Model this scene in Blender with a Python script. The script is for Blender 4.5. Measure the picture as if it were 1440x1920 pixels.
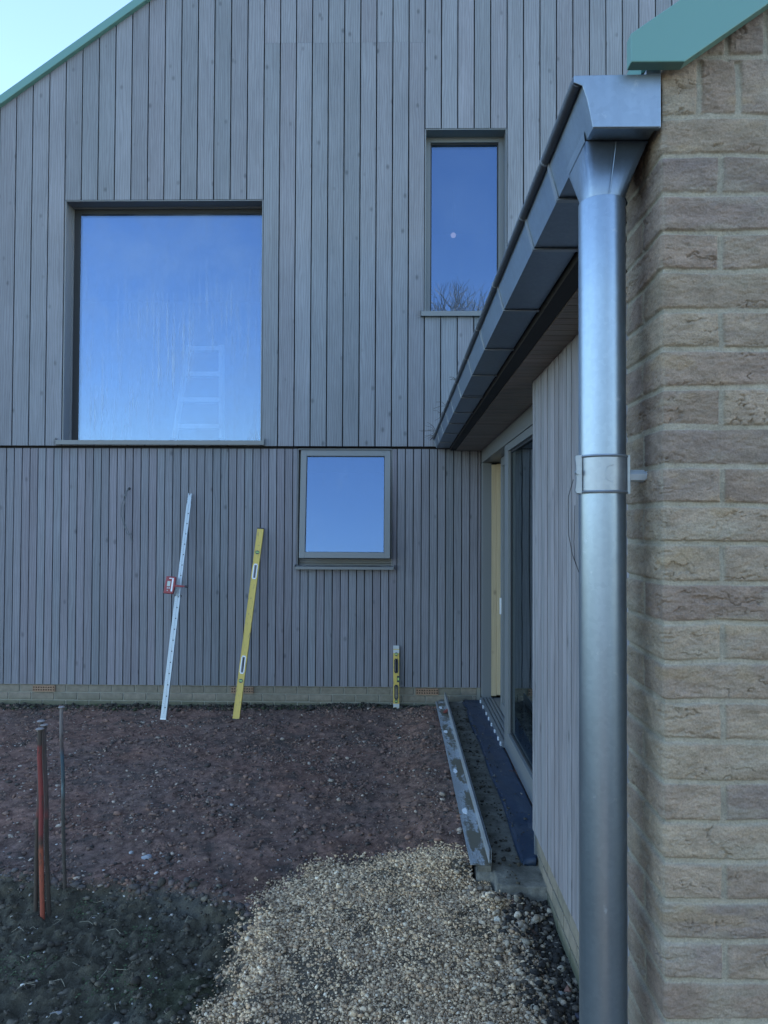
import bpy, bmesh, math, random
import numpy as np
from mathutils import Vector, Matrix
random.seed(7); rng = np.random.default_rng(7)
for o in list(bpy.data.objects): bpy.data.objects.remove(o)
SC = bpy.context.scene
COL = SC.collection
R = math.radians

# ---------------------------------------------------------------- camera
EYE = 1.73
cam = bpy.data.cameras.new("camera"); co = bpy.data.objects.new("camera", cam); COL.objects.link(co)
yaw, pit, rol = R(1.07), R(1.2), R(0.25)
fwd = Vector((-math.sin(yaw)*math.cos(pit), math.cos(yaw)*math.cos(pit), math.sin(pit)))
rt = fwd.cross(Vector((0, 0, 1))).normalized(); up = rt.cross(fwd)
r2 = math.cos(rol)*rt + math.sin(rol)*up; u2 = -math.sin(rol)*rt + math.cos(rol)*up
co.matrix_world = Matrix(((r2.x, u2.x, -fwd.x, 0), (r2.y, u2.y, -fwd.y, 0), (r2.z, u2.z, -fwd.z, EYE), (0, 0, 0, 1)))
cam.sensor_fit = 'VERTICAL'; cam.sensor_height = 36; cam.lens = 36*1387/1920
cam.clip_start = .05; cam.clip_end = 2000
SC.camera = co

# ---------------------------------------------------------------- light
SUN_EL, SUN_AZ = R(21), R(78)          # azimuth from +Y towards +X : low winter sun behind the house and the wing
w = bpy.data.worlds.new("World"); SC.world = w; w.use_nodes = True
nt = w.node_tree; nt.nodes.clear()
sky = nt.nodes.new('ShaderNodeTexSky'); sky.sky_type = 'NISHITA'; sky.sun_disc = False
sky.sun_elevation = SUN_EL; sky.sun_rotation = SUN_AZ
sky.air_density = 1.0; sky.dust_density = .6; sky.ozone_density = 1.9; sky.altitude = 50
bg = nt.nodes.new('ShaderNodeBackground'); bg.inputs['Strength'].default_value = .15
wo = nt.nodes.new('ShaderNodeOutputWorld')
nt.links.new(sky.outputs[0], bg.inputs[0]); nt.links.new(bg.outputs[0], wo.inputs[0])
sd = bpy.data.lights.new("sun", 'SUN'); sd.energy = 3.0; sd.angle = R(.5); sd.color = (1, .93, .82)
so = bpy.data.objects.new("sun", sd); COL.objects.link(so)
dirn = Vector((math.sin(SUN_AZ)*math.cos(SUN_EL), math.cos(SUN_AZ)*math.cos(SUN_EL), math.sin(SUN_EL)))
so.rotation_euler = dirn.to_track_quat('Z', 'Y').to_euler(); so.location = dirn*60
SC.view_settings.view_transform = 'Standard'; SC.view_settings.look = 'None'
SC.view_settings.exposure = 2.12; SC.view_settings.gamma = 1; SC.view_settings.use_curve_mapping = False

# ---------------------------------------------------------------- helpers
def tag(o, label=None, cat=None, group=None, kind=None):
    if label: o['label'] = label
    if cat: o['category'] = cat
    if group: o['group'] = group
    if kind: o['kind'] = kind
    return o
def empty(name, loc, label, cat, group=None, rot=(0, 0, 0)):
    o = bpy.data.objects.new(name, None); COL.objects.link(o); o.location = loc; o.rotation_euler = rot
    o.empty_display_size = .1
    return tag(o, label, cat, group)
def offs(p):
    v = Vector((0, 0, 0))
    while p is not None: v += p.location; p = p.parent
    return v
def mesh(name, V, F, mat, parent=None, smooth=False, local=False, attrs=None, label=None):
    """link ONE mesh object; vertices in world coordinates unless local"""
    V = np.asarray(V, float).reshape(-1, 3)
    if parent is not None and not local: V = V-np.array(offs(parent))
    me = bpy.data.meshes.new(name)
    if isinstance(F, np.ndarray):
        n = F.shape[1]; me.vertices.add(len(V)); me.vertices.foreach_set('co', V.ravel())
        me.loops.add(F.size); me.loops.foreach_set('vertex_index', F.ravel().astype(np.int32))
        me.polygons.add(len(F)); me.polygons.foreach_set('loop_start', np.arange(0, F.size, n, dtype=np.int32))
        me.update(calc_edges=True); me.validate()
    else:
        me.from_pydata(V.tolist(), [], F); me.update()
    if smooth: me.polygons.foreach_set('use_smooth', np.ones(len(me.polygons), bool))
    if attrs:
        for k, a in attrs.items():
            a = np.asarray(a, np.float32)
            if a.ndim == 1: at = me.attributes.new(k, 'FLOAT', 'POINT'); at.data.foreach_set('value', a)
            else:
                at = me.attributes.new(k, 'FLOAT_COLOR', 'POINT')
                if a.shape[1] == 3: a = np.hstack([a, np.ones((len(a), 1), np.float32)])
                at.data.foreach_set('color', a.ravel())
    o = bpy.data.objects.new(name, me); COL.objects.link(o); me.materials.append(mat)
    if parent is not None: o.parent = parent
    if label: o['label'] = label
    return o
class MB:
    def __init__(s): s.v = []; s.f = []; s.r = []
    def add(s, v, f, r=None):
        b = len(s.v); s.v += [tuple(x) for x in v]; s.f += [[i+b for i in q] for q in f]
        s.r += [random.random() if r is None else r]*len(v)
    def box(s, x0, x1, y0, y1, z0, z1, r=None):
        s.add([(x, y, z) for x in (x0, x1) for y in (y0, y1) for z in (z0, z1)],
              [[0, 1, 3, 2], [4, 6, 7, 5], [0, 4, 5, 1], [2, 3, 7, 6], [0, 2, 6, 4], [1, 5, 7, 3]], r)
    def prism(s, poly, a0, a1, axis='y', r=None):
        """closed 2-D outline extruded along an axis; outline is (x,z) for y, (y,z) for x, (x,y) for z"""
        n = len(poly)
        def P(p, a): return {'y': (p[0], a, p[1]), 'x': (a, p[0], p[1]), 'z': (p[0], p[1], a)}[axis]
        v = [P(p, a0) for p in poly]+[P(p, a1) for p in poly]
        f = [list(range(n)), [n+i for i in range(n)][::-1]]+[[i, (i+1) % n, n+(i+1) % n, n+i][::-1] for i in range(n)]
        s.add(v, f, r)
    def tube(s, pts, rad, seg=8, caps=True):
        pts = [Vector(p) for p in pts]; n = len(pts); rad = rad if hasattr(rad, '__len__') else [rad]*n
        V = []; u = None
        for i, p in enumerate(pts):
            t = (pts[min(i+1, n-1)]-pts[max(i-1, 0)]).normalized()
            if u is None: u = t.orthogonal().normalized()
            u = (u-t*u.dot(t)).normalized(); w_ = t.cross(u)
            V += [p+rad[i]*(math.cos(a)*u+math.sin(a)*w_) for a in [2*math.pi*k/seg for k in range(seg)]]
        F = [[i*seg+k, i*seg+(k+1) % seg, (i+1)*seg+(k+1) % seg, (i+1)*seg+k] for i in range(n-1) for k in range(seg)]
        if caps: F += [list(range(seg))[::-1], [(n-1)*seg+k for k in range(seg)]]
        s.add(V, F)
    def build(s, name, mat, parent=None, smooth=False, local=False, bevel=0, label=None):
        o = mesh(name, s.v, s.f, mat, parent, smooth, local, {'rnd': s.r}, label)
        bm = bmesh.new(); bm.from_mesh(o.data)
        bmesh.ops.recalc_face_normals(bm, faces=bm.faces)
        bm.to_mesh(o.data); bm.free()
        if smooth:
            o.data.polygons.foreach_set('use_smooth', np.ones(len(o.data.polygons), bool))
            m = o.modifiers.new('e', 'EDGE_SPLIT'); m.split_angle = R(40)
        if bevel:
            m = o.modifiers.new('b', 'BEVEL'); m.width = bevel; m.segments = 2; m.limit_method = 'ANGLE'; m.angle_limit = R(35)
        return o

# noise in numpy --------------------------------------------------
def vn(x, y, seed=0):
    x = np.asarray(x, float); y = np.asarray(y, float)
    xi = np.floor(x).astype(np.int64); yi = np.floor(y).astype(np.int64); fx = x-xi; fy = y-yi
    fx = fx*fx*fx*(fx*(fx*6-15)+10); fy = fy*fy*fy*(fy*(fy*6-15)+10)
    def h(a, b):
        n = (a*374761393+b*668265263+seed*2147483647) & 0xffffffff
        n = ((n ^ (n >> 13))*1274126177) & 0xffffffff
        n = ((n ^ (n >> 16))*2246822519) & 0xffffffff
        return ((n ^ (n >> 15)) & 0xffffff)/0xffffff*2-1
    return (h(xi, yi)*(1-fx)+h(xi+1, yi)*fx)*(1-fy)+(h(xi, yi+1)*(1-fx)+h(xi+1, yi+1)*fx)*fy
def fbm(x, y, seed=0, oct=4, g=.5):
    a, s, t = 1., 0, 0
    for k in range(oct):
        t = t+a*vn(x*2**k+17.3*k, y*2**k-9.1*k, seed+k*13); s += a; a *= g
    return t/s
def sstep(a, b, x): t = np.clip((x-a)/(b-a), 0, 1); return t*t*(3-2*t)
def pdist(px, py, poly):
    """signed distance to polygon, positive inside"""
    d = np.full(px.shape, 1e9); ins = np.zeros(px.shape, bool); n = len(poly)
    for i in range(n):
        ax, ay = poly[i]; bx, by = poly[(i+1) % n]
        ex, ey = bx-ax, by-ay; t = np.clip(((px-ax)*ex+(py-ay)*ey)/(ex*ex+ey*ey), 0, 1)
        d = np.minimum(d, np.hypot(px-ax-t*ex, py-ay-t*ey))
        c = (ay > py) != (by > py)
        with np.errstate(divide='ignore', invalid='ignore'):
            ins ^= c & (px < (bx-ax)*(py-ay)/(by-ay if by != ay else 1e-9)+ax)
    return np.where(ins, d, -d)

# ---------------------------------------------------------------- materials
class NM:
    def __init__(s, name):
        s.m = bpy.data.materials.new(name); s.m.use_nodes = True; s.t = s.m.node_tree; s.t.nodes.clear()
        s.out = s.n('ShaderNodeOutputMaterial')
    def n(s, ty, **k):
        x = s.t.nodes.new(ty)
        for a, b in k.items(): setattr(x, a, b)
        return x
    def l(s, a, b): s.t.links.new(a, b)
    def noise(s, vec, scale, detail=4, rough=.55, dist=0):
        x = s.n('ShaderNodeTexNoise'); x.inputs['Scale'].default_value = scale; x.inputs['Detail'].default_value = detail
        x.inputs['Roughness'].default_value = rough; x.inputs['Distortion'].default_value = dist
        s.l(vec, x.inputs['Vector']); return x.outputs['Fac']
    def map(s, scale, vec=None, loc=(0, 0, 0)):
        if vec is None: vec = s.n('ShaderNodeTexCoord').outputs['Object']
        x = s.n('ShaderNodeMapping'); x.inputs['Scale'].default_value = scale; x.inputs['Location'].default_value = loc
        s.l(vec, x.inputs['Vector']); return x.outputs[0]
    def ramp(s, fac, pts):
        x = s.n('ShaderNodeValToRGB'); e = x.color_ramp.elements
        while len(e) < len(pts): e.new(.5)
        for i, (p, c) in enumerate(pts): e[i].position = p; e[i].color = (*c, 1) if hasattr(c, '__len__') else (c, c, c, 1)
        s.l(fac, x.inputs[0]); return x.outputs[0]
    def mix(s, fac, a, b, mode='MIX'):
        x = s.n('ShaderNodeMix', data_type='RGBA', blend_type=mode)
        for v, i in ((fac, 0), (a, 6), (b, 7)):
            if hasattr(v, 'is_linked'): s.l(v, x.inputs[i])
            else: x.inputs[i].default_value = v if i == 0 else (*v, 1)
        return x.outputs[2]
    def math(s, op, a, b=0.0, c=None, clamp=False):
        x = s.n('ShaderNodeMath', operation=op, use_clamp=clamp)
        for i, v in enumerate([a, b]+([c] if c is not None else [])):
            if hasattr(v, 'is_linked'): s.l(v, x.inputs[i])
            else: x.inputs[i].default_value = v
        return x.outputs[0]
    def bump(s, h, strength=.3, dist=.01, nrm=None):
        x = s.n('ShaderNodeBump'); x.inputs['Strength'].default_value = strength; x.inputs['Distance'].default_value = dist
        s.l(h, x.inputs['Height'])
        if nrm is not None: s.l(nrm, x.inputs['Normal'])
        return x.outputs[0]
    def attr(s, name): return s.n('ShaderNodeAttribute', attribute_name=name)
    def pbr(s, col, rough=.6, metal=0., nrm=None, spec=.5):
        x = s.n('ShaderNodeBsdfPrincipled')
        for v, k in ((col, 'Base Color'), (rough, 'Roughness'), (metal, 'Metallic'), (spec, 'Specular IOR Level')):
            if hasattr(v, 'is_linked'): s.l(v, x.inputs[k])
            else: x.inputs[k].default_value = (*v, 1) if hasattr(v, '__len__') else v
        if nrm is not None: s.l(nrm, x.inputs['Normal'])
        s.l(x.outputs[0], s.out.inputs[0]); return x

def wood(name, c0, c1, axis='z', contrast=1., rough=.72, fine=1.):
    m = NM(name); tc = m.n('ShaderNodeTexCoord').outputs['Object']; r = m.attr('rnd').outputs['Fac']
    off = m.n('ShaderNodeVectorMath', operation='ADD'); sc = m.n('ShaderNodeCombineXYZ')
    for i in range(3): m.l(m.math('MULTIPLY', r, (37., 53., 91.)[i]), sc.inputs[i])
    m.l(tc, off.inputs[0]); m.l(sc.outputs[0], off.inputs[1]); v = off.outputs[0]
    st = {'z': (1, 1, .06), 'y': (1, .06, 1), 'x': (.06, 1, 1)}[axis]
    st2 = {'z': (1, 1, .3), 'y': (1, .3, 1), 'x': (.3, 1, 1)}[axis]
    warp = m.noise(m.map(st2, v), 9, 2)
    g = m.n('ShaderNodeTexWave'); g.wave_type = 'BANDS'; g.bands_direction = 'X' if axis != 'x' else 'Y'
    g.inputs['Scale'].default_value = 14; g.inputs['Distortion'].default_value = 9; g.inputs['Detail'].default_value = 2
    g.inputs['Detail Scale'].default_value = 1.2
    m.l(m.map(st2 if 0 else {'z': (1, 1, .11), 'y': (1, .11, 1), 'x': (.11, 1, 1)}[axis], v), g.inputs['Vector'])
    fib = m.noise(m.map(st, v), 170*fine, 5, .7)
    blo = m.noise(m.map(st2, v), 5, 4, .6)
    k = m.n('ShaderNodeTexVoronoi'); k.inputs['Scale'].default_value = 4.2; k.inputs['Randomness'].default_value = 1
    m.l(m.map({'z': (1.6, 1.6, 1), 'y': (1.6, 1, 1.6), 'x': (1, 1.6, 1.6)}[axis], v), k.inputs['Vector'])
    kn = m.ramp(k.outputs['Distance'], [(0., 0.), (.06, .3), (.14, 1.)])
    t = m.math('ADD', m.math('MULTIPLY', fib, .38), m.math('MULTIPLY', g.outputs['Fac'], .22))
    t = m.math('ADD', t, m.math('MULTIPLY', blo, .5))
    t = m.ramp(t, [(.36, 0.), (.80, 1.)])
    a0 = tuple(x*(1-.28*contrast) for x in c0); a1 = tuple(x*(1+.22*contrast) for x in c0)
    b0 = tuple(x*(1-.28*contrast) for x in c1); b1 = tuple(x*(1+.22*contrast) for x in c1)
    ca = m.mix(t, a0, a1); cb = m.mix(t, b0, b1)
    c = m.mix(r, ca, cb)
    r3 = m.math('FRACT', m.math('MULTIPLY', r, 7.31))
    c = m.mix(1., c, m.ramp(r3, [(0, .89), (1, 1.10)]), 'MULTIPLY')
    c = m.mix(1., c, m.ramp(kn, [(0, .5), (1, 1.)]), 'MULTIPLY')
    # wandering pale streaks left by the stain
    s2 = m.noise(m.map({'z': (1, 1, .04), 'y': (1, .04, 1), 'x': (.04, 1, 1)}[axis], v), 40, 3)
    c = m.mix(m.ramp(s2, [(.56, 0.), (.74, .22)]), c, tuple(min(1, x*1.5) for x in c0))
    m.pbr(c, rough, 0, m.bump(m.math('ADD', fib, kn), .35, .002))
    return m.m
def plain(name, col, rough=.5, metal=0., var=.12, scale=8, bump=.0, spec=.5, bscale=None):
    m = NM(name); v = m.map((1, 1, 1)); n = m.noise(v, scale, 5, .6)
    c = m.mix(n, tuple(x*(1-var) for x in col), tuple(min(1, x*(1+var)) for x in col))
    m.pbr(c, m.math('ADD', rough-.06, m.math('MULTIPLY', n, .12)), metal, m.bump(m.noise(v, bscale or scale*6, 4), bump, .004) if bump else None, spec)
    return m.m
def attrcol(name, rough=.9, nscale=120, var=.25, bump=.5, spec=.25, bd=.003):
    m = NM(name); v = m.map((1, 1, 1)); n = m.noise(v, nscale, 5, .65)
    c = m.mix(1., m.attr('col').outputs['Color'], m.ramp(n, [(.25, 1-var), (.75, 1+var)]), 'MULTIPLY')
    m.pbr(c, rough, 0, m.bump(n, bump, bd), spec); return m.m

M = {}
M['up'] = wood('stained_board', (.190, .206, .228), (.208, .211, .236), contrast=.9)
M['lo'] = wood('stained_batten', (.174, .186, .208), (.197, .189, .215), contrast=.9, fine=1.2)
M['side'] = wood('stained_side_batten', (.212, .217, .232), (.235, .224, .24), contrast=.9, fine=1.2)
M['soffit'] = wood('stained_soffit_board', (.23, .20, .17), (.26, .21, .18), axis='x')
M['membrane'] = plain('breather_membrane', (.012, .012, .016), .8)
M['frame'] = plain('window_metal', (.16, .172, .180), .42, .0, .04, 3, 0)
M['sealdark'] = plain('rubber_seal', (.02, .022, .025), .6)
M['teal'] = plain('teal_trim', (.105, .235, .215), .38, 0, .05, 2, .0)
M['roof'] = plain('roof_sheet', (.09, .24, .22), .4)
M['pine'] = wood('raw_pine', (.45, .37, .235), (.49, .40, .26), contrast=.35)
M['black'] = plain('black_mesh', (.012, .012, .013), .8)
M['plaster'] = plain('room_plaster', (.35, .34, .33), .9)
M['alu'] = plain('drawn_aluminium', (.50, .53, .56), .38, .75, .06, 20, .05)
M['white'] = plain('white_plastic', (.7, .72, .74), .5)

def zinc(name, base, rough, metal=.92, stains=True):
    m = NM(name); tc = m.map((1, 1, 1))
    n1 = m.noise(m.map((1, 1, .35)), 7, 4, .6); n2 = m.noise(m.map((1, 1, .05)), 60, 3); n3 = m.noise(tc, 26, 5, .7); vo = m.n('ShaderNodeTexVoronoi'); vo.inputs['Scale'].default_value = 110; m.l(tc, vo.inputs['Vector']); vs = m.ramp(vo.outputs['Color'], [(0., .95), (1., 1.05)])
    t = m.math('ADD', m.math('MULTIPLY', n1, .6), m.math('MULTIPLY', n2, .4))
    c = m.mix(m.ramp(t, [(.3, 0.), (.7, 1.)]), tuple(x*.88 for x in base), tuple(min(1, x*1.08) for x in base))
    sp = m.ramp(n3, [(.64, 0.), (.72, 1.)])
    if stains: c = m.mix(m.math('MULTIPLY', sp, .22), c, (.72, .76, .8))
    c = m.mix(1., c, vs, 'MULTIPLY')
    ro = m.math('ADD', m.math('ADD', rough-.05, m.math('MULTIPLY', n1, .14)), m.math('MULTIPLY', sp, .2))
    m.pbr(c, ro, metal, m.bump(m.math('ADD', m.math('MULTIPLY', n2, .3), n1), .06, .004))
    return m.m
M['zinc'] = zinc('zinc_sheet', (.225, .28, .345), .42)
M['bead'] = zinc('weathered_zinc_bead', (.15, .165, .185), .45)
M['pipe'] = zinc('galvanised_pipe', (.25, .315, .39), .36)
M['plated'] = zinc('plated_steel', (.52, .60, .68), .35, .5)
M['galv'] = zinc('galvanised_steel', (.30, .335, .37), .42, .8)

def glass(name, r0, streaks=0., tint=(.55, .6, .6), wav=.02, gc=(.42, .62, 1, 1)):
    m = NM(name); v = m.map((1, 1, 1))
    wob = m.bump(m.noise(v, 1.3, 2), wav, .05)
    gl = m.n('ShaderNodeBsdfGlossy'); gl.inputs['Roughness'].default_value = .0; gl.inputs['Color'].default_value = gc; m.l(wob, gl.inputs['Normal'])
    tr = m.n('ShaderNodeBsdfTransparent'); tr.inputs['Color'].default_value = (*tint, 1)
    fr = m.n('ShaderNodeFresnel'); fr.inputs['IOR'].default_value = 1.55
    f = m.math('ADD', m.math('MULTIPLY', fr.outputs[0], 1.1), r0, clamp=True)
    ms = m.n('ShaderNodeMixShader'); m.l(f, ms.inputs[0]); m.l(tr.outputs[0], ms.inputs[1]); m.l(gl.outputs[0], ms.inputs[2])
    if streaks:
        df = m.n('ShaderNodeBsdfDiffuse'); df.inputs['Color'].default_value = (.42, .52, .66, 1)
        s1 = m.noise(m.map((1, 1, .035)), 28, 4, .7); s2 = m.noise(m.map((1, 1, .6)), 2.2, 3, .5)
        st = m.math('MULTIPLY', m.ramp(s1, [(.5, 0.), (.72, 1.)]), m.ramp(s2, [(.42, 0.), (.62, 1.)]))
        sz_ = m.n('ShaderNodeSeparateXYZ'); m.l(m.n('ShaderNodeNewGeometry').outputs['Position'], sz_.inputs[0])
        st = m.math('MULTIPLY', st, m.ramp(m.math('MULTIPLY', sz_.outputs[2], .2), [(.6, 1.), (.95, .15)]))   # rain runs gather low on the pane
        bl = m.ramp(m.noise(v, 2.3, 3, .6), [(.35, 0.), (.75, 1.)])
        a = m.math('ADD', m.math('MULTIPLY', st, streaks), m.math('MULTIPLY', m.math('ADD', bl, .2), streaks*.30))
        m2 = m.n('ShaderNodeMixShader'); m.l(a, m2.inputs[0]); m.l(ms.outputs[0], m2.inputs[1]); m.l(df.outputs[0], m2.inputs[2]); ms = m2
    m.l(ms.outputs[0], m.out.inputs[0]); return m.m
M['glass_big'] = glass('dusty_glazing', .13, .60, tint=(.72, .77, .82))
M['glass'] = glass('coated_glazing', .135, .16, tint=(.35, .42, .5))
M['glass_side'] = glass('door_glazing', .0, .03, tint=(.35, .4, .42), gc=(.75, .85, .88, 1))

# ================================================================= HOUSE (gable end behind)
YL, YU = 7.13, 7.105                       # faces of the lower battens and of the upper boards
def roofz(x):                              # underside line of the verge
    return 5.821+.717*(x+3.933) if x < 1.6 else 5.821+.717*5.533-.717*(x-1.6)
house = empty('timber_house', (0, 8.5, 0), 'tall gabled house clad in grey stained vertical boards with three windows', 'house')
def clip_rects(x0, x1, z0, z1, ops):
    rs = [(x0, x1, z0, z1)]
    for (a, b, c, d) in ops:
        nr = []
        for (p, q, s, t) in rs:
            if b <= p+1e-4 or a >= q-1e-4 or d <= s+1e-4 or c >= t-1e-4: nr.append((p, q, s, t)); continue
            if c > s+1e-4: nr.append((p, q, s, c))
            if d < t-1e-4: nr.append((p, q, d, t))
            if a > p+.003: nr.append((p, a, max(s, c), min(t, d)))
            if b < q-.003: nr.append((b, q, max(s, c), min(t, d)))
        rs = nr
    return rs
BIG = (-3.266, -1.319, 2.545, 4.917); UPW = (.248, 1.043, 3.80, 5.604); LOW = (-.975, -.052, 1.362, 2.493)
lines = [-3.755+.16227*k for k in range(-20, 16)]+[-1.321+.1569*k for k in range(1, 11)]+[.248+.159*k for k in range(1, 34)]
def boardwall(name, xs, gap, zb, ztop, y0, y1, ops, mat, cuts=None, thick_r=None):
    b = MB()
    for a, c in zip(xs[:-1], xs[1:]):
        a += gap/2; c -= gap/2; r = random.random(); dy = random.uniform(-.0012, .0012)
        seg = [zb]+(cuts(a) if cuts else [])
        for i, s0 in enumerate(seg):
            last = i == len(seg)-1
            s1 = 99 if last else seg[i+1]-.0012
            rr = r if i == 0 else random.random()
            for (p, q, s, t) in clip_rects(a, c, s0, s1, ops):
                tp, tq = (min(t, ztop(p)), min(t, ztop(q)))
                if tp < s: continue
                b.add([(p, y0+dy, s), (q, y0+dy, s), (q, y0+dy, tq), (p, y0+dy, tp), (p, y1, s), (q, y1, s), (q, y1, tq), (p, y1, tp)],
                      [[0, 1, 2, 3], [5, 4, 7, 6], [0, 4, 5, 1], [3, 2, 6, 7], [0, 3, 7, 4], [1, 5, 6, 2]], rr)
    return b
def upcuts(x):
    return [6.452+(.004 if int(x*40) % 3 else 0)] if -1.34 < x < .24 else ([6.9] if random.random() < .25 else [])
boardwall('upper_cladding', lines, .0115, 2.512, roofz, YU, YU+.022, [BIG, UPW], 0, upcuts).build('upper_cladding', M['up'], house)
llines = [-2.806+.07775*k for k in range(-48, 47)]; llines = [x for x in llines if x < .79]+[.800]
boardwall('lower_cladding', llines, .0092, .200, lambda x: 2.488, YL, YL+.02, [LOW], 0).build('lower_cladding', M['lo'], house)
# black membrane behind the open joints
b = MB()
def coregrid(b, y0, y1):
    xs = sorted([-6.5, -5, BIG[0]-.02, BIG[1]+.02, LOW[0]-.01, LOW[1]+.01, UPW[0]-.02, UPW[1]+.02, 1.6, 3., 4.5, 6.5])
    for a, c in zip(xs[:-1], xs[1:]):
        for (p, q, s, t) in clip_rects(a, c, .15, 99, [(BIG[0]-.02, BIG[1]+.02, BIG[2]-.03, BIG[3]+.02), (UPW[0]-.02, UPW[1]+.02, UPW[2]-.03, UPW[3]+.02), (LOW[0]-.01, LOW[1]+.01, LOW[2]-.03, LOW[3]+.01)]):
            tp, tq = min(t, roofz(p)), min(t, roofz(q))
            if tp < s: continue
            b.add([(p, y0, s), (q, y0, s), (q, y0, tq), (p, y0, tp), (p, y1, s), (q, y1, s), (q, y1, tq), (p, y1, tp)],
                  [[0, 1, 2, 3], [5, 4, 7, 6], [0, 4, 5, 1], [3, 2, 6, 7], [0, 3, 7, 4], [1, 5, 6, 2]], .5)
coregrid(b, YL+.03, YL+.17); b.build('wall_lining', M['membrane'], house)
# side and back walls, roof
b = MB(); b.box(-6.5, -6.3, 7.3, 15, 0, 3.95); b.box(6.9, 7.1, 7.3, 15, 0, 5.6); b.box(-6.3, 6.9, 14.8, 15, 0, 3.9)
b.prism([(-6.5, 3.95), (6.9, 5.7), (1.6, roofz(1.6)-.05)], 14.8, 15, 'y'); b.build('rear_wall', M['lo'], house)
b = MB(); e = .095
b.prism([(-6.9, roofz(-6.9)+.01), (1.6, roofz(1.6)+.01), (1.6, roofz(1.6)+e+.02), (-6.9, roofz(-6.9)+e+.02)], 7.16, 15.2, 'y')
b.prism([(1.6, roofz(1.6)+.01), (7.6, roofz(7.6)+.01), (7.6, roofz(7.6)+e+.02), (1.6, roofz(1.6)+e+.02)], 7.16, 15.2, 'y')
b.build('roof', M['roof'], house)
b = MB()
b.prism([(-6.9, roofz(-6.9)-.004), (1.6, roofz(1.6)-.004), (1.6, roofz(1.6)+.098), (-6.9, roofz(-6.9)+.085)], 7.06, 7.155, 'y')
b.prism([(1.6, roofz(1.6)-.004), (7.6, roofz(7.6)-.004), (7.6, roofz(7.6)+.085), (1.6, roofz(1.6)+.098)], 7.06, 7.155, 'y')
b.build('verge_trim', M['teal'], house, bevel=.006)

# --- windows
def window(op, rec, fw, sill, glassm, seal=(.022, .022, .022)):
    x0, x1, z0, z1 = op
    yb = YU+rec if op is not LOW else YL+rec
    b = MB(); t = .012; yf = (YU+.006 if op is not LOW else YL+.006)
    b.box(x0+.001, x0+t, yf, yb, z0, z1-t); b.box(x1-t, x1-.001, yf, yb, z0, z1-t); b.box(x0+.001, x1-.001, yf, yb, z1-t, z1-.001)
    # fixed frame
    a, c, d, u = x0+.004, x1-.004, z0+.002, z1-.004
    b.box(a, a+fw, yb, yb+.07, d, u); b.box(c-fw, c, yb, yb+.07, d, u)
    b.box(a+fw, c-fw, yb, yb+.07, u-fw, u); b.box(a+fw, c-fw, yb, yb+.07, d, d+fw)
    f = b.build('window_frame', M['frame'], house, bevel=.0015)
    ga, gc, gd, gu = a+fw, c-fw, d+fw, u-fw
    s = MB(); ql, qr, qt = seal
    s.box(ga, ga+ql, yb+.022, yb+.065, gd, gu); s.box(gc-qr, gc, yb+.022, yb+.065, gd, gu)
    s.box(ga+ql, gc-qr, yb+.022, yb+.065, gu-qt, gu); s.box(ga+ql, gc-qr, yb+.022, yb+.065, gd, gd+.004)
    s.build('glazing_seal', M['sealdark'], f)
    p = MB(); p.box(ga+.004, gc-.004, yb+.028, yb+.05, gd+.002, gu-.004)
    p.v = [v for v in p.v]; p.build('pane', glassm, f)
    sx0, sx1, sz0, sz1, out = sill
    s = MB(); yo = (YU if op is not LOW else YL)-out
    s.prism([(yo, sz1-.010), (yo, sz0), (yo+.002, sz0), (yo+.002, sz1-.012), (yb-.002, sz1-.002), (yb-.002, sz1)], sx0, sx1, 'x')
    s.box(sx0-.0015, sx0+.004, yo, yo+out+.008, sz0, sz1+.012); s.box(sx1-.004, sx1+.0015, yo, yo+out+.008, sz0, sz1+.012)
    s.build('sill', M['frame'], f)
    return f
fB = window(BIG, .15, .018, (-3.318, -1.287, 2.519, 2.572, .035), M['glass_big'], seal=(.062, .010, .045))
fU = window(UPW, .145, .058, (.212, 1.075, 3.765, 3.822, .035), M['glass'], seal=(.012, .012, .012))
# the small window: lining with its top-hung sash pushed open
x0, x1, z0, z1 = LOW
b = MB()
b.box(x0+.001, x0+.012, YL+.006, YL+.16, z0, z1-.012); b.box(x1-.012, x1-.001, YL+.006, YL+.16, z0, z1-.012); b.box(x0+.001, x1-.001, YL+.006, YL+.16, z1-.012, z1-.001)
b.box(x0+.012, x0+.06, YL+.09, YL+.155, z0, z1-.012); b.box(x1-.06, x1-.012, YL+.09, YL+.155, z0, z1-.012)
b.box(x0+.06, x1-.06, YL+.09, YL+.155, z0, z0+.06); b.box(x0+.06, x1-.06, YL+.09, YL+.155, z1-.07, z1-.012)
b.box(x0+.012, x1-.012, YL+.05, YL+.09, z0+.002, z0+.016); b.box(x0+.012, x1-.012, YL+.065, YL+.09, z0+.022, z0+.04)
fL = b.build('window_frame', M['frame'], house, bevel=.0015, label='frame of the small top-hung window, its sash tilted open')
s = MB(); s.prism([(YL-.06, 1.352), (YL-.06, 1.326), (YL-.058, 1.326), (YL-.058, 1.35), (YL+.09, 1.366), (YL+.09, 1.368)], -.988, -.035, 'x')
s.box(-.990, -.985, YL-.06, YL, 1.326, 1.372); s.box(-.038, -.033, YL-.06, YL, 1.326, 1.372); s.build('sill', M['frame'], fL)
th = R(6.2); hz, hy = 2.476, YL+.01
def sashpt(x, y, z):                      # y: depth behind the sash face, z: below the hinge
    return (x, hy-z*math.sin(th)+y*math.cos(th), hz-z*math.cos(th)-y*math.sin(th))
def sashbox(b, xa, xb, ya, yb_, za, zb_):
    t = MB(); t.box(xa, xb, ya, yb_, za, zb_); b.add([sashpt(*v) for v in t.v], t.f)
b = MB(); L_ = 1.045; W0, W1 = -.940, -.072
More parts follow.
